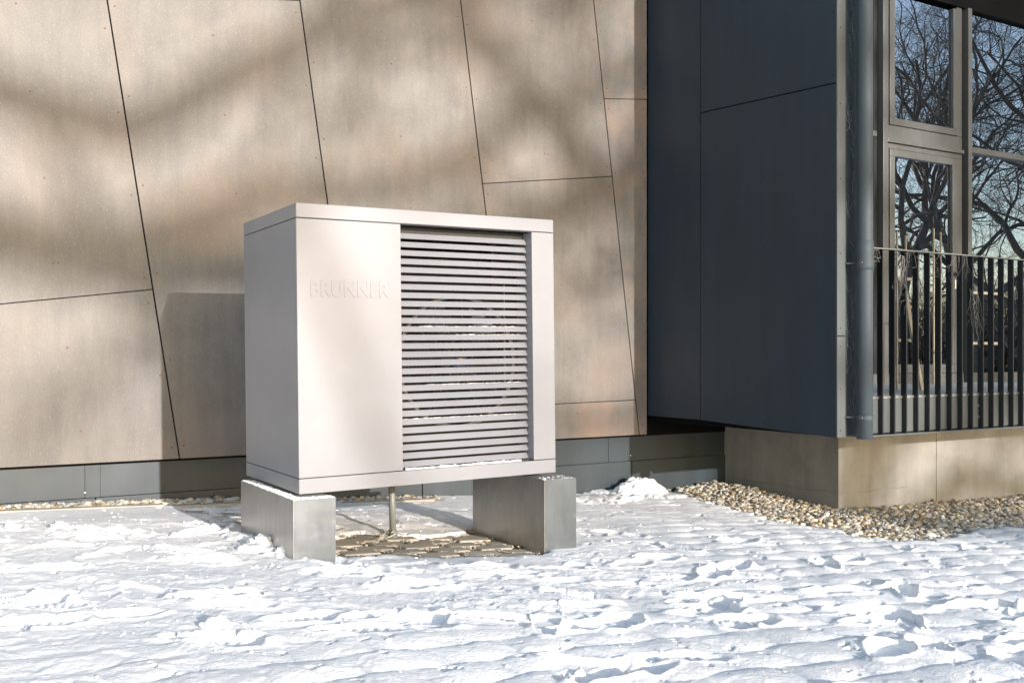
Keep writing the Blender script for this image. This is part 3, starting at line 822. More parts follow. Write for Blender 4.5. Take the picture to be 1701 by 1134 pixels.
# far left strip pane
z_s0, z_s1 = g(1453, 226)[1], g(1453, 217)[1]
def pane(par, s0, s1, z0, z1, d=0.04):
    return MB().box(s0, s1, YG + d, YG + d + 0.024, z0, z1).build('pane', M['glass'], par)
sA, sB = gs(1424), gs(1457)
wl = empty('window', parent=bld)
pane(wl, sA, sB, z_s1, zR - .03); pane(wl, sA, sB, zfl + .1, z_s0); bar(wl, 'transom', sA, sB, z_s0, z_s1, 0, .07); bar(wl, 'bottom_rail', sA, sB, zfl, zfl + .1)
bar(wl, 'jamb', sB, gs(1463.4), zfl, zR - .002, 0.045, .12, 'gasket', 0)  # blackened strip paints in the edge shadow between pane and post
# post left of the door, mullion right of it
MB().box(gs(1463.5), gs(1470.5), YG - .03, YG + .09, zfl, zR - .002).build('post', M['alu'], bld, .003)
MB().box(gs(1602), gs(1608), YG - .05, YG + .09, zfl, zR - .002).build('post', M['alu'], bld, .003)
MB().box(gs(1598.3), gs(1601.9), YG + .02, YG + .09, zfl, zR - .002).build('post_seal', M['gasket'], bld)
# upper opening light
zu0 = g(1485, 208)[1]; zug = g(1485.5, 196.5)[1]; ztr1 = g(1470, 229)[1]; ztr0 = g(1470, 236)[1]
wu = empty('window', parent=bld)
sL, sR = gs(1471), gs(1598)
zsb = g(1477, 206.5)[1]
bar(wu, 'frame', sL, sR, ztr1, zsb - .004, 0.0, .07)
bar(wu, 'frame', sL, gs(1476.4), zsb - .003, zR - .002, 0.0, .07); bar(wu, 'frame', gs(1589.5), sR, zsb - .003, zR - .002, 0.0, .07)
bar(wu, 'sash', gs(1477), gs(1589), zsb, zug, -.012, .06); bar(wu, 'sash', gs(1477), gs(1485.3), zug + .001, zR - .03, -.012, .06); bar(wu, 'sash', gs(1582.5), gs(1589), zug + .001, zR - .03, -.012, .06)
pane(wu, gs(1485.4), gs(1582.4), zug, zR - .05, .02)
bar(wu, 'transom', sL, sR, ztr0, ztr1 - .004, -.03, .07)
# door
dr = empty('door', parent=bld)
zdt = g(1470, 245)[1]; zgt = g(1485, 260)[1]; zdb = g(1485, 620)[1]; zgb = g(1485, 606)[1]
zdb = max(zdb, zfl + 0.02)
bar(dr, 'frame', sL, sR, zdt, ztr0 - .003, 0, .07); bar(dr, 'frame', sL, gs(1476.4), zfl + .01, zdt - .001, 0, .07); bar(dr, 'frame', gs(1590), sR, zfl + .01, zdt - .001, 0, .07)
bar(dr, 'leaf_frame', gs(1477), gs(1589.3), zgt, zdt - .005, -.012, .06)
bar(dr, 'leaf_frame', gs(1477), gs(1485.3), zdb + .09, zgt - .001, -.012, .06); bar(dr, 'leaf_frame', gs(1581), gs(1589.3), zdb + .09, zgt - .001, -.012, .06)
bar(dr, 'leaf_frame', gs(1477), gs(1589.3), zdb, zdb + .089, -.012, .06)
bar(dr, 'threshold', sL, sR, zfl + .001, zdb - .004, -.02, .07)
pane(dr, gs(1485.4), gs(1580.9), zdb + .09, zgt, .02)
hs_, hz_ = g(1585.5, 455)
hd_ = MB(); hd_.lathe([(0, -.055), (.026, -.05), (.03, -.03), (.012, -.028), (.012, 0)], 16, 'y', (hs_, YG - .012, hz_))
hd_.build('door_knob', M['steel'], dr, smooth=True)
MB().box(hs_ - .014, hs_ + .014, YG - .02, YG - .0125, hz_ - .16, hz_ - .06).build('lock_plate', M['steel'], dr, .003)
# right fixed lights
wr = empty('window', parent=bld)
s2 = gs(1608) + .001; s3 = s2 + 2.3
zt0, zt1 = g(1607, 253)[1], g(1607, 243.5)[1]
pane(wr, s2, s3, zt1, zR - .002, .03); pane(wr, s2, s3, zfl + .1, zt0, .03)
bar(wr, 'transom', s2, s3, zt0, zt1, -.02, .08); bar(wr, 'bottom_rail', s2, s3, zfl, zfl + .1, -.01, .08); bar(wr, 'jamb', s3, s3 + .07, zfl, zR - .002, -.03, .09)
wr2 = empty('window', parent=bld)
pane(wr2, s3 + .07, s3 + 2.9, zt1, zR - .002, .03); pane(wr2, s3 + .07, s3 + 2.9, zfl + .1, zt0, .03); bar(wr2, 'transom', s3 + .07, s3 + 2.9, zt0, zt1, -.02, .08)
MB().box(s3 + 2.9, 17, YG, YG + .2, zfl, zR - .002).build('wall', M['dark'], bld)
# room behind the glass
rm = MB(); rm.box(sA - .3, s3 + 3.1, YG + 3.2, YG + 3.3, .6, zR); rm.box(sA - .3, s3 + 3.1, YG + .13, YG + 3.2, .60, .685); rm.box(sA - .4, sA - .3, YG + .13, YG + 3.3, .6, zR)
rm.box(s3 + 3.1, s3 + 3.2, YG + .22, YG + 3.3, .6, zR)
rm.build('room', M['room'], bld)
bpy.data.objects.remove(win)

# ------------------------------------------------------------------ downpipe
su = on_front(1436.5, 400, D_BAY - 0.09)[0]
dp = empty('downpipe', (*wallpt(su, D_BAY - 0.09), zbay), TH, 'round grey-blue downpipe at the corner between dark bay and railing', 'downpipe')
RP = 0.054
zl = lambda v: on_front(1436, v, D_BAY - 0.09)[1] - zbay
m_ = MB(); m_.lathe([(RP - .003, zl(729)), (RP, zl(728.5)), (RP, zl(448) - .0)], 40); m_.lathe([(RP + .0, zl(446)), (RP - .001, TOP - zbay)], 40)
m_.build('pipe', M['pipe'], dp, smooth=True, fix=False)
m_ = MB(); m_.lathe([(RP, zl(449)), (RP + .005, zl(448)), (RP + .005, zl(440)), (RP + .003, zl(438)), (RP + .003, zl(424)), (RP + .005, zl(422)), (RP + .003, zl(401)), (RP, zl(400))], 40)
m_.build('socket', M['pipe'], dp, smooth=True, fix=False)
for v_ in (437, 693):
    m_ = MB(); z_ = zl(v_); m_.lathe([(RP + .001, z_ - .014), (RP + .0065, z_ - .013), (RP + .0065, z_ + .013), (RP + .001, z_ + .014)], 40)
    m_.tube([(-.02, .03, z_), (-.09, .085, z_)], .006, 8)
    m_.box(-.062, -.052, -.012, .012, z_ - .016, z_ + .016)
    m_.build('clamp', M['pipe'], dp)
    m_ = MB(); m_.lathe([(0, -.006), (.007, -.005), (.007, 0)], 6, 'y', (-.05, -.022, z_)); m_.build('bolt', M['steel'], dp)

# ------------------------------------------------------------------ railing
rl = empty('railing', (*wallpt(SE, D_BAY), zbay), TH, 'black flat-bar railing with thin top rail along the terrace edge', 'railing')
ztop = on_front(1450, 410.5, D_BAY)[1] - zbay
s_first = on_front(1467.3, 560, D_BAY)[0] - SE
barm = MB().box(-.005, .005, 0.001, .048, .004, ztop - .008, 0)
b0 = None
sp = (on_front(1700, 560, D_BAY)[0] - on_front(1467.3, 560, D_BAY)[0]) / 13
for i in range(-1, 46):
    if s_first + i * sp < .03: continue
    if b0 is None: b0 = barm.build('baluster', M['bar'], rl, .0008); ob = b0
    else: ob = b0.copy(); COL.objects.link(ob); ob.parent = rl
    ob.location = (s_first + i * sp, 0, 0); ob.rotation_euler = (0, 0, random.gauss(0, .006))
MB().box(-.01, 46 * sp, -.003, .046, ztop - .008, ztop).build('top_rail', M['baredge'], rl, .001)
zbo = [on_front(1545, v, D_BAY)[1] - zbay for v in (677, 697)]
for k, uu in enumerate((1450, 1545, 1633, 1722)):
    for z_ in zbo:
        m_ = MB(); s_ = on_front(uu + 1, 680, D_BAY)[0] - SE
        m_.lathe([(0, -.009), (.007, -.008), (.009, -.004), (.0095, 0)], 10, 'y', (s_, .040, z_ - (uu - 1545) * 0.0)); m_.build('bolt', M['steel'], rl)

# ------------------------------------------------------------------ strands: cobwebs and dry tendrils
def strand(mb, p, steps, step, curl, rad, k=3, g_=random, drop=0.0):
    pts = [Vector(p)]; d = Vector((g_.gauss(0, 1), g_.gauss(0, .15), g_.gauss(0, 1) - drop)).normalized()
    ax = Vector((g_.gauss(0, .3), g_.choice([-1, 1]), g_.gauss(0, .3))).normalized()
    for i in range(steps):
        d = (Matrix.Rotation(curl * g_.uniform(.3, 1.6), 3, ax) @ d + Vector((0, g_.gauss(0, .05), -drop * .2))).normalized(); pts.append(pts[-1] + d * step)
    mb.tube(pts, rad, k)
cw = empty('cobweb', (*wallpt(ST + .02, D_BAY - .002), zbay), TH, 'wispy pale cobwebs hanging down the dark strip beside the downpipe', 'cobweb')
mb_ = MB(); zz_ = 0
for i in range(45):
    z_ = random.uniform(.1, 3.4); x_ = random.uniform(0.0, .045)
    pts = [Vector((x_, random.uniform(-.008, .004), z_))]; d = Vector((random.gauss(0, .35), 0, random.choice([-1, 1])))
    for j in range(random.randint(4, 11)):
        d = (d + Vector((random.gauss(0, .35), 0, random.gauss(0, .2)))).normalized(); q_ = pts[-1] + d * .02
        q_.x = min(max(q_.x, -.012), .055); q_.y = random.uniform(-.006, .006); pts.append(q_)
    mb_.tube(pts, random.choice([.0003, .0004, .0006]), 3)
tag(mb_.build('strands', M['web'], cw, fix=False), kind='stuff')
tn_spots = [(1450, 415, 6, 'tangle of dry tendrils on the top rail next to the downpipe'), (1500, 425, 12, 'long dry tendrils hanging from the rail by the wooden posts'),
            (1511, 420, 8, 'curled dry tendrils looped under the top rail between two bars'), (1562, 424, 6, 'thin dry tendrils under the rail in front of the door frame'), (1588, 426, 7, 'dry tendril looped over the rail above the door knob'),
            (1618, 480, 9, 'bunch of dry tendrils hanging low among the right bars'), (1530, 428, 4, 'few short dry tendrils under the rail left of the door centre'), (1603, 425, 4, 'short drooping dry tendril right of the mullion')]
for (u_, v_, k, lab) in tn_spots:
    s_, z_ = on_front(u_, v_, D_BAY)
    tn = MB(); g2 = random.Random(int(u_))
    for i in range(k):
        pts = [Vector((g2.uniform(-.05, .05), g2.uniform(-.006, .03), 0))]; w0 = g2.uniform(0, 6); am = g2.uniform(.01, .04); ln = g2.uniform(.08, .30) * (1.6 if k > 8 else .7)
        x0 = pts[0].x; sl = g2.uniform(-.35, .35)
        for j in range(1, 16):
            t_ = j / 15; pts.append(Vector((x0 + sl * ln * t_ + am * math.sin(w0 + t_ * g2.uniform(4, 7)), pts[0].y + .01 * math.sin(t_ * 7 + w0), -ln * t_ + am * .6 * math.cos(w0 + t_ * 6))))
        tn.tube(pts, [.0009 * (1 - .5 * j / 15) for j in range(16)], 4)
    o = tn.build('dry_tendrils', M['vine'], fix=False); o.location = (*wallpt(s_, D_BAY - .006), z_); o.rotation_euler = (0, 0, TH)
    tag(o, lab, 'dry plant', 'dry tendrils caught on the railing')

# ------------------------------------------------------------------ pale wooden racks on the terrace
def rack(ul, ur, vt, lab, D, rungs, leg=True):
    s0, s1 = on_front(ul, 400, D)[0], on_front(ur, 400, D)[0]
    t = empty('wooden_rack', (*wallpt(s0, D), .70), TH, lab, 'rack', 'pale wooden racks on the terrace')
    zt_ = on_front(ul, vt, D)[1] - .70
    for s_, dz in ((0, 0), (s1 - s0, -.03)):
        MB().box(s_ - .007, s_ + .007, -.007, .007, 0, zt_ + dz).build('post', M['wood'], t, .002)
    for v_ in rungs:
        z_ = on_front(ul, v_, D)[1] - .70
        MB().box(-.02, s1 - s0 + .12, -.026, -.013, z_ - .013, z_ + .013).build('rung', M['wood'], t, .002)
    if leg:
        m_ = MB(); m_.tube([(0.03, -.03, .95), (.16, -.12, 0.0)], .018, 4); m_.build('brace', M['wood'], t)
    return t
rack(1490, 1504.5, 384, 'pale wooden rack with slanted leg behind the left end of the railing', 5.5, (463, 565))
rack(1551, 1562.5, 379, 'taller thin wooden rack in front of the glass door', 6.3, (), False)
rack(1612, 1645, 482, 'low pale wooden rack behind the bars in front of the right window', 5.9, (486, 570), False)

# ------------------------------------------------------------------ heat pump
U_TH = math.atan2(F, 3604 - CX)
LEAN = -0.012
hp = empty('heat_pump', (-0.984, 4.6, 0.351), 0, 'off-white boxy outdoor heat pump with horizontal louvres and raised brand lettering', 'heat pump')
hp.rotation_euler = (0, LEAN, U_TH)
HW, HD, HH = 1.421, 0.856, 1.349
LID = 0.067; BASE = 0.070; GP = 0.004
XP = 0.527; XR = 1.284
P_ = M['paint']
MB().box(0, HW, 0, HD, HH - LID, HH).build('lid', P_, hp, .0022)
MB().box(0.012, HW - .012, 0.06, HD - .012, BASE - .01, BASE + .004).build('floor_tray', M['inner'], hp)
m_ = MB(); m_.box(0, HW, 0, .06, 0, BASE); m_.box(0, .02, .0605, HD, 0, BASE); m_.box(HW - .02, HW, .0605, HD, 0, BASE); m_.box(.0205, HW - .0205, HD - .02, HD, 0, BASE)
m_.build('base_frame', P_, hp, .002)
z0_, z1_ = BASE + GP, HH - LID - GP
MB().box(0, 0.02, 0.0205, HD, z0_, z1_).build('side_panel', P_, hp, .0022)
fp = MB().box(0, XP, 0, .02, z0_, z1_).build('front_panel', P_, hp, .0022)
MB().box(XP - .02, XP, .0205, .32, z0_, z1_).build('inner_wall', M['paint'], hp)
MB().box(XR, HW, 0, .12, z0_, z1_).build('corner_post', P_, hp, .0022)
MB().box(HW - .02, HW, .1205, HD, z0_, z1_).build('side_panel', P_, hp, .0022)
MB().box(.02, HW - .0205, HD - .02, HD, z0_, z1_).build('rear_panel', M['inner'], hp)
MB().box(XR - .0, XR + .0195, .1205, .34, z0_, z1_).build('inner_wall', M['paint'], hp)
# dark seam liners
for bb in ((.006, HW - .006, .006, .05, HH - LID - GP - .001, HH - LID + .001), (.006, .019, .051, HD - .006, HH - LID - GP - .001, HH - LID + .001), (.006, .50, .006, .05, BASE - .001, BASE + GP + .001), (XR + .006, HW - .006, .006, .05, BASE - .001, BASE + GP + .001), (.006, .019, .051, HD - .006, BASE - .001, BASE + GP + .001)):
    MB().box(*bb).build('seam', M['gasket'], hp)
pass
# raised lettering
tc = bpy.data.curves.new('lettering', 'FONT'); tc.body = 'BRUNNER'; tc.size = 0.108; tc.extrude = 0.0006; tc.bevel_depth = 0.0014; tc.bevel_resolution = 2; tc.offset = 0.0026; tc.space_character = 1.02
to = bpy.data.objects.new('tmp_text', tc); COL.objects.link(to); bpy.context.view_layer.update()
me = bpy.data.meshes.new_from_object(to.evaluated_get(bpy.context.evaluated_depsgraph_get())); bpy.data.objects.remove(to)
me.materials.clear(); me.materials.append(P_)
vx = np.array([v.co[:] for v in me.vertices]); wtx = vx[:, 0].max() - vx[:, 0].min(); htx = vx[:, 1].max() - vx[:, 1].min()
sx_ = 0.400 / wtx; sy_ = 0.077 / htx
for v in me.vertices: v.co = Vector(((v.co.x - vx[:, 0].min()) * sx_, -v.co.z, (v.co.y - vx[:, 1].min()) * sy_))
lt = bpy.data.objects.new('lettering', me); COL.objects.link(lt); lt.parent = fp
lt.location = (0.066, -0.0004, 0.915)
# louvre slats
NS = 28; zlo, zhi = BASE + 0.012, z1_ - 0.045
pitch = (zhi - zlo) / (NS - 1) * 0.985
prof = [(.050, 0.0), (.052, -.0018), (.0535, 0.0), (.0695, .0255), (.0705, .0276), (.068, .0266)]
m_ = MB(); m_.prism(prof, XP + .0005, XR - .0005, 'yz')
sl0 = m_.build('slat', P_, hp)
for i in range(NS):
    ob = sl0 if i == 0 else sl0.copy()
    if i: COL.objects.link(ob); ob.parent = hp
    ob.location = (0, 0, zlo + i * pitch)
    # rime on the upper edge of the lower slats
    if i in (5, 9, 15, 16):
        g2 = random.Random(i); rm_ = MB(); a = 0
        xs = XP + g2.uniform(0, .35) if i > 8 else XP + .02; xe = XR - .03
        x_ = xs; pts = []; rd = []
        while x_ < xe:
            pts.append((x_, .0695 - .001, .0272 + g2.gauss(0, .0006))); rd.append(max(.0002, g2.gauss(.0007, .0007))); x_ += g2.uniform(.006, .018)
        if len(pts) > 3: rm_.tube(pts, rd, 5); rm_.build('rime', M['snow'], ob, smooth=True)
MB().box(XP + .001, XR - .001, .049, .051, BASE + .0045, BASE + .0052).build('sill_strip', P_, hp)
# snow dust on the bottom sill of the opening
m_ = MB(); g2 = random.Random(3); x_ = XP + .03; pts = []; rd = []
while x_ < XR - .05: pts.append((x_, .04 + g2.gauss(0, .002), BASE + .003)); rd.append(max(.001, g2.gauss(.006, .002))); x_ += .012
m_.tube(pts, rd, 6); m_.build('sill_snow', M['snow'], hp, smooth=True)
# inside: top lining, divider, coil, fan
MB().box(XP, HW - .03, .088, HD - .03, HH - LID - .05, HH - LID - .006).build('top_lining', M['inner'], hp)
MB().box(.05, XP - .03, .33, HD - .03, BASE + .01, HH - LID - .06).build('compressor_housing', M['inner'], hp)
FX, FZ = (XP + XR) / 2 + .01, .60
FY = .16; RF = .335
plate = MB(); K = 48; vs = []; fs_ = []
zA, zB = BASE + .005, BASE + 1.06
for j in range(K):
    w_ = 2 * math.pi * j / K; c_, s_ = math.cos(w_), math.sin(w_)
    t1 = min(((XR + .015 - FX) / c_) if c_ > 1e-6 else ((XP - .015 - FX) / c_) if c_ < -1e-6 else 9, ((zB - FZ) / s_) if s_ > 1e-6 else ((zA - FZ) / s_) if s_ < -1e-6 else 9)
    vs += [(FX + RF * c_, FY, FZ + RF * s_), (FX + t1 * c_, FY, FZ + t1 * s_), (FX + RF * .96 * c_, FY + .12, FZ + RF * .96 * s_)]
for j in range(K):
    a, b = 3 * j, 3 * ((j + 1) % K); fs_ += [(a, b, b + 1, a + 1), (a, a + 2, b + 2, b)]
plate.add(vs, fs_); plate.build('fan_plate', M['inner'], hp, fix=False)
fanp = empty('fan', (FX, FY, FZ), parent=hp)
m_ = MB(); m_.lathe([(RF - .006, -.012), (RF + .006, -.018), (RF + .016, -.010), (RF + .006, 0)], 64, 'y'); m_.build('ring', M['ringm'], fanp, smooth=True)
m_ = MB()
for q_ in np.arange(.05, RF, .0205):
    pts = [(q_ * math.cos(2 * math.pi * j / 48), -.03 - .012 * (1 - (q_ / RF) ** 2), q_ * math.sin(2 * math.pi * j / 48)) for j in range(49)]
    m_.tube(pts, .0008, 3, cap=False)
for j in range(12):
    w_ = 2 * math.pi * j / 12 + .1
    m_.tube([(.04 * math.cos(w_), -.042, .04 * math.sin(w_)), ((RF + .004) * math.cos(w_ + .35), -.014, (RF + .004) * math.sin(w_ + .35))], .0017, 4)
tag(m_.build('guard', M['wire'], fanp, fix=False), kind='stuff')
m_ = MB(); m_.lathe([(0, .03), (.07, .03), (.085, .045), (.085, .11)], 32, 'y'); m_.build('hub', M['fan'], fanp, smooth=True)
m_ = MB(); m_.lathe([(0, -.048), (.036, -.047), (.040, -.040)], 24, 'y'); m_.build('badge', M['blue'], fanp)
m_ = MB(); m_.box(-.024, .012, -.0505, -.0485, -.004, .006); m_.box(-.018, .004, -.0505, -.0485, .010, .016); m_.build('badge_mark', M['yellow'], fanp)
bm_ = MB(); Kb = 8
vs = []; fs_ = []
for i in range(Kb + 1):
    t_ = i / Kb; q_ = .08 + (RF * .93 - .08) * t_; w0 = .55 * t_; wd_ = .36 + .30 * t_
    for j in range(5):
        e_ = j / 4; w_ = w0 + wd_ * e_; vs.append((q_ * math.cos(w_), .035 + .06 * e_ * (1 - .3 * t_), q_ * math.sin(w_)))
for i in range(Kb):
    for j in range(4): fs_.append((i * 5 + j, i * 5 + j + 1, (i + 1) * 5 + j + 1, (i + 1) * 5 + j))
bm_.add(vs, fs_); bld0 = bm_.build('blade', M['fan'], fanp, smooth=True)
for i in range(1, 5):
    ob = bld0.copy(); COL.objects.link(ob); ob.parent = fanp; ob.rotation_euler = (0, 2 * math.pi * i / 5, 0)
m_ = MB()
for i in range(90):
    x_ = XP + .01 + i * (XR - XP) / 90; m_.box(x_, x_ + .0012, .50, .56, BASE + .02, HH - LID - .07)
tag(m_.build('coil', M['coil'], hp, fix=False), kind='stuff')
for uu in (XR - .115,):
    MB().box(uu, uu + .004, .10, .112, BASE + .4, HH - LID - .25).build('stay', M['wire'], hp)
    MB().box(uu - .06, uu - .03, .125, .155, BASE + .9, HH - LID - .06).build('bracket', M['inner'], hp)

# ------------------------------------------------------------------ support blocks
ZB = 0.342
ux = np.array([math.cos(U_TH), math.sin(U_TH)]); uy = np.array([-ux[1], ux[0]])
def col(A, dirv, u):
    k = (u - CX) / F; return (A[0] - k * A[1]) / (k * dirv[1] - dirv[0])
def block(uL, vL, uR, uB, lab, zbot):
    q_ = ray(uL, vL); A = (q_ * ((ZB - CAMZ) / q_[2]))[:2]
    w_ = col(A, ux, uR); d_ = col(A, uy, uB)
    t = empty('support_block', (A[0], A[1], zbot), U_TH, lab, 'support', 'pair of sheet-clad support blocks under the heat pump')
    MB().box(0.0015, w_, 0.003, d_, -.25, ZB - zbot).build('core', M['conc'], t, .003)
    MB().box(-.002, .0012, 0, d_ + .001, -.25, ZB - zbot - .001).build('side_sheet', M['support'], t, .0006)
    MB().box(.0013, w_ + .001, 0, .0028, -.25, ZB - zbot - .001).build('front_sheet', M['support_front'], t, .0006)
    MB().box(w_ + .0005, w_ + .003, .0035, d_, -.25, ZB - zbot - .001).build('side_sheet', M['support'], t, .0006)
    print('block', lab, w_, d_)
    return t, A, w_, d_
tb, A1, w1, d1_ = block(488, 831, 557, 401, 'left sheet-clad support block with rime on its top edge', 0.03)
g2 = np.random.default_rng(21)
pts = [(*(A1 + ux * (g2.uniform(0, .05) if i % 3 else g2.uniform(0, w1)) + uy * (g2.uniform(0, d1_) if i % 3 else g2.uniform(0, .07))), ZB + .001) for i in range(1500)]
pebbles('frost', pts, .0065, None, 'crumbly frost along the top of the left support block', M['snow'], .35, seed=3)
tb2, A2, w2, d2_ = block(905, 797, 957, 786, 'right sheet-clad support block standing clear of the bare paving', -0.06)
pts = [(*(A2 + ux * g2.uniform(.0, w2) + uy * g2.uniform(0, .12)), ZB + .001) for i in range(45)]
pebbles('frost', pts, .007, None, 'thin frost grains on top of the right support block', M['snow'], .4, seed=4)
# rubber feet between the blocks and the unit
for (A_, w_, k) in ((A1, w1, 0), (A2, w2, 1)):
    pass

# ------------------------------------------------------------------ drain pipe and cable
xb, yb = gpt(653, 893)
zb_ = float(ground(xb, yb))
q_ = ray(650, 812); T_ = q_ * (yb / 1.0) ; T_ = np.array([T_[0], yb, .345])
dn = empty('drain_pipe', (xb, yb, zb_), 0, 'grey plastic drain pipe running from under the heat pump into the paving', 'drain pipe')
tx, ty, tz = T_[0] - xb, 0.0, .36 - zb_
def lerp(t_): return (tx * t_, ty * t_, tz * t_)
MB().tube([lerp(0), lerp(1.0)], .0185, 20).build('pipe', M['drain'], dn, smooth=True)
MB().tube([lerp(.76), lerp(.765), lerp(1.0)], [.019, .0235, .0235], 20).build('collar', M['draindark'], dn, smooth=True)
MB().tube([lerp(-.02), lerp(.09), lerp(.10), lerp(.115)], [.024, .024, .0255, .019], 20).build('socket', M['drain'], dn, smooth=True)
MB().tube([lerp(.93), lerp(.95), lerp(.97), lerp(1)], [.024, .028, .028, .024], 20).build('nut', M['draindark'], dn, smooth=True)
cbx, cby = gpt(632, 893); czz = float(ground(cbx, cby))
m_ = MB(); g2 = random.Random(8)
pts = [(.035 + .035 * math.cos(w_) * 1.0 + .004 * w_, .05 * math.sin(w_), .02 + .018 * math.sin(w_ * 1.0 + 1)) for w_ in np.linspace(-.5, 5.8, 22)]
m_.tube(pts, .0034, 8)
o = m_.build('cable_loop', M['cable'], smooth=True); o.location = (cbx, cby, czz + .004); tag(o, 'pale loop of cable lying at the foot of the drain pipe', 'cable')
m_ = MB()
for i in range(16):
    p = [Vector((g2.uniform(-.02, .03), g2.uniform(-.12, -.02), g2.uniform(0, .02)))]; w0 = g2.uniform(0, 6)
    for j in range(8):
        w0 += g2.gauss(0, .7); p.append(p[-1] + Vector((.013 * math.cos(w0), .016 * math.sin(w0), g2.gauss(0, .005))))
    for q2 in p: q2.z = min(max(q2.z, .001), .05)
    m_.tube(p, [.0028 * (1 - .09 * j) for j in range(9)], 5)
o = m_.build('dry_roots', M['cable'], smooth=True); o.location = (cbx + .01, cby, czz + .002); tag(o, 'small tangle of pale frayed strands on the paving before the drain pipe', 'frayed strands')

# ------------------------------------------------------------------ dry leaves on the gravel
m_ = MB(); g2 = random.Random(5)
for (u_, v_) in [(1548, 838), (1556, 846), (1545, 843), (1580, 842), (1588, 840), (1470, 852), (1445, 850), (1425, 878), (1435, 886), (1360, 845), (1345, 838), (1530, 862), (1660, 842), (1690, 838), (1480, 856), (1535, 846), (1200, 838)]:
    x_, y_ = gpt(u_, v_); z_ = float(ground(x_, y_)) + .045; a = g2.uniform(0, 6); L_ = g2.uniform(.025, .045)
    ca, sa = math.cos(a), math.sin(a); up = g2.uniform(.1, .9)
    for sg in (1, -1):
        vs = []
        for t_, wd in ((0, 0), (.3, .32), (.6, .36), (.85, .2), (1, 0)):
            vs.append((x_ + ca * L_ * t_, y_ + sa * L_ * t_, z_ + up * L_ * t_ * (1 - .3 * t_)))
            vs.append((x_ + ca * L_ * t_ - sg * sa * L_ * wd, y_ + sa * L_ * t_ + sg * ca * L_ * wd, z_ + up * L_ * t_ + L_ * wd * .5))
        m_.add(vs, [(0, 2, 3, 1), (2, 4, 5, 3), (4, 6, 7, 5), (6, 8, 9, 7)])
o = m_.build('fallen_leaves', M['leaf'], fix=False); tag(o, 'scattered curled brown oak leaves on the gravel', kind='stuff')

# ------------------------------------------------------------------ trees
def make_tree(seed, height, spread=1.0, kids=(8, 7, 6, 6, 4), low=0.25, thick=0.019):
    g2 = random.Random(seed); V_ = []; F_ = []
    def tube(pts, rad, k):
        base = len(V_)
        for i, p in enumerate(pts):
            t = (pts[min(i + 1, len(pts) - 1)] - pts[max(i - 1, 0)]); t.normalize()
            a = t.cross(Vector((.3, .5, .81))); a.normalize(); b = t.cross(a)
            for j in range(k):
                w = 6.28318 * j / k; c = p + (a * math.cos(w) + b * math.sin(w)) * rad[i]; V_.append((c.x, c.y, c.z))
        for i in range(len(pts) - 1):
            for j in range(k): F_.append((base + i * k + j, base + i * k + (j + 1) % k, base + (i + 1) * k + (j + 1) % k, base + (i + 1) * k + j))
    def grow(p, d, ln, rad, lv):
        segs = (7, 7, 6, 5, 4, 3)[lv]; wob = (.10, .24, .30, .34, .38, .4)[lv]; k = (9, 7, 5, 4, 3, 3)[lv]
        pts = [p.copy()]; rd = [rad]; ds = [d.copy()]
        for i in range(segs):
            d = d + Vector((g2.gauss(0, wob), g2.gauss(0, wob), g2.gauss(0, wob) + (.03 if lv else .05) + (.05 if lv > 2 else 0))); d.normalize()
            pts.append(pts[-1] + d * (ln / segs)); rd.append(rad * (1 - (.62 if lv else .86) * (i + 1) / segs)); ds.append(d.copy())
        tube(pts, rd, k)
        if lv >= len(kids): return
        nk = kids[lv]
        for c in range(nk):
            t = (low if lv == 0 else .22) + (1 - (low if lv == 0 else .22)) * (c + g2.random() * .8) / nk
            t = min(t, .999); i = int(t * segs); f_ = t * segs - i; q_ = pts[i].lerp(pts[i + 1], f_); dd = ds[i + 1]
            ax = dd.cross(Vector((g2.gauss(0, 1), g2.gauss(0, 1), g2.gauss(0, 1)))); ax.normalize()
            ang = g2.uniform(.55, 1.15) * (1.1 if lv == 0 else .85)
            nd = Matrix.Rotation(ang, 3, ax) @ dd
            if lv == 0 and nd.z < .1: nd.z = g2.uniform(.1, .4); nd.normalize()
            r0 = rad * (1 - .55 * t) * g2.uniform(.42, .66)
            grow(q_, nd, ln * (g2.uniform(.55, .8) if lv == 0 else g2.uniform(.42, .66)) * (1 - .25 * t) * (spread if lv == 0 else 1), max(r0, .0032), lv + 1)
    grow(Vector((0, 0, 0)), Vector((0, 0, 1)), height * .72, height * thick, 0)
    return np.array(V_), np.array(F_)
TV = [make_tree(3, 13, 1.05, (9, 8, 7, 6, 4), low=.2), make_tree(8, 12, 1.2, (9, 8, 7, 6, 4), low=.15), make_tree(15, 14.5, 1.25, (10, 7, 6, 4, 3), .50, .024)]
print('tree faces', [len(t[1]) for t in TV])
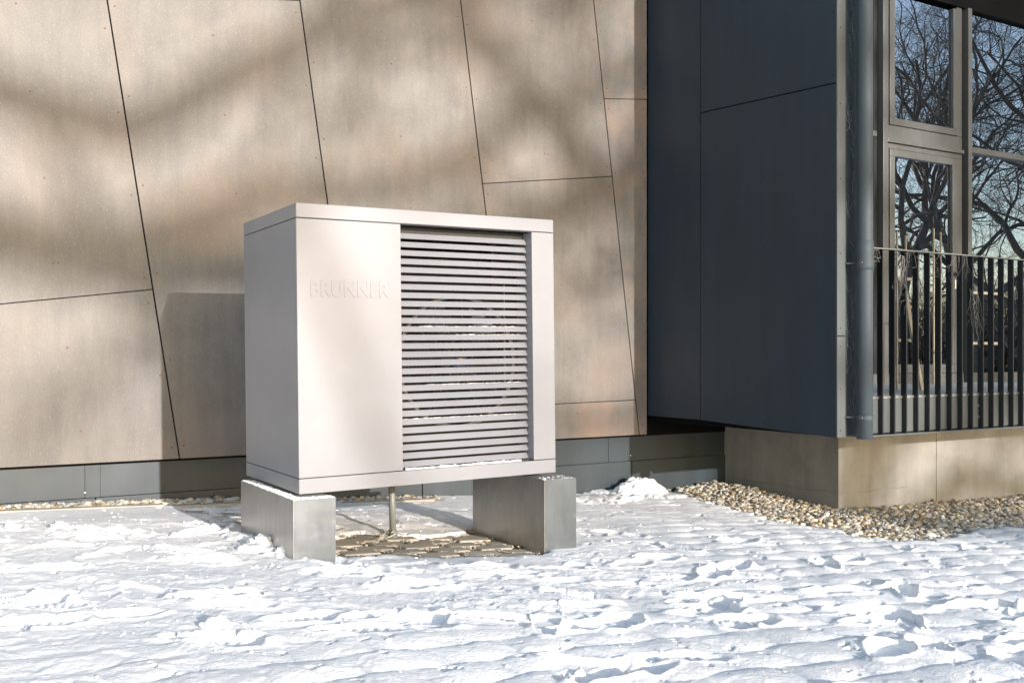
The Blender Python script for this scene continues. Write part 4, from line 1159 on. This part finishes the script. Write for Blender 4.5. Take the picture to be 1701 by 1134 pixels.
def tree_obj(variant, loc, rz, sc, lab):
    if tree_data[variant] is None:
        o = np_mesh('bare_oak', TV[variant][0], TV[variant][1], M['bark']); tree_data[variant] = o
    else:
        o = tree_data[variant].copy(); COL.objects.link(o)
    o.location = loc; o.rotation_euler = (0, 0, rz); o.scale = (sc,) * 3
    return tag(o, lab, 'tree', 'bare oaks opposite the building')
tree_data = [None, None, None]
# mirrored in the glazing, out in the open to the right
tree_obj(0, (27, 6.6, -.5), .4, 1.05, 'bare oak mirrored in the upper door light, nearest to the terrace')
tree_obj(1, (31, 11.0, -.5), 2.1, 1.15, 'wide bare oak mirrored in the large right window')
tree_obj(0, (38, 8.6, -.5), 3.6, 1.3, 'tall bare oak further back in the mirrored row')
tree_obj(1, (45, 13.0, -.5), 4.4, 1.3, 'most distant bare oak in the mirrored row')
# towards the sun: they dapple the wall
SH = np.array([0.557, -0.805]); SP = np.array([0.805, 0.557])
def sun_tree(variant, Lp, dist, rz, sc, lab):
    p = np.array([-0.5, 7.0]); p = p + SP * (Lp - p.dot(SP)) + SH * dist
    return tree_obj(variant, (p[0], p[1], -.4), rz, sc, lab)
sun_tree(2, -2.6, 43, 3.6, 1.98, 'bare high-crowned oak behind the viewer whose twigs dapple the left of the wall')
sun_tree(2, 10.6, 38, 5.0, 1.3, 'bare high-crowned oak behind the viewer standing towards the terrace side')
sun_tree(2, 6.3, 46, 3.3, 1.7, 'bare high-crowned oak behind the viewer, furthest of the three')
# undergrowth behind the trees, seen in the lower glazing
g2 = random.Random(17); V_ = []; m_ = MB()
for i in range(5200):
    x_ = 46 + 6 * (i % 2) + g2.gauss(0, 1.5); y_ = g2.uniform(-6, 30); z_ = -.5; pts = [Vector((x_, y_, z_))]; d = Vector((g2.gauss(0, .3), g2.gauss(0, .3), 1)).normalized()
    for j in range(5):
        d = (d + Vector((g2.gauss(0, .22), g2.gauss(0, .22), g2.gauss(0, .1)))).normalized(); pts.append(pts[-1] + d * g2.uniform(.6, 1.45))
    m_.tube(pts, [.03, .025, .02, .014, .01, .005], 3, cap=False)
o = m_.build('undergrowth', M['hedge'], fix=False); tag(o, 'dense leafless undergrowth beyond the oaks', kind='stuff')
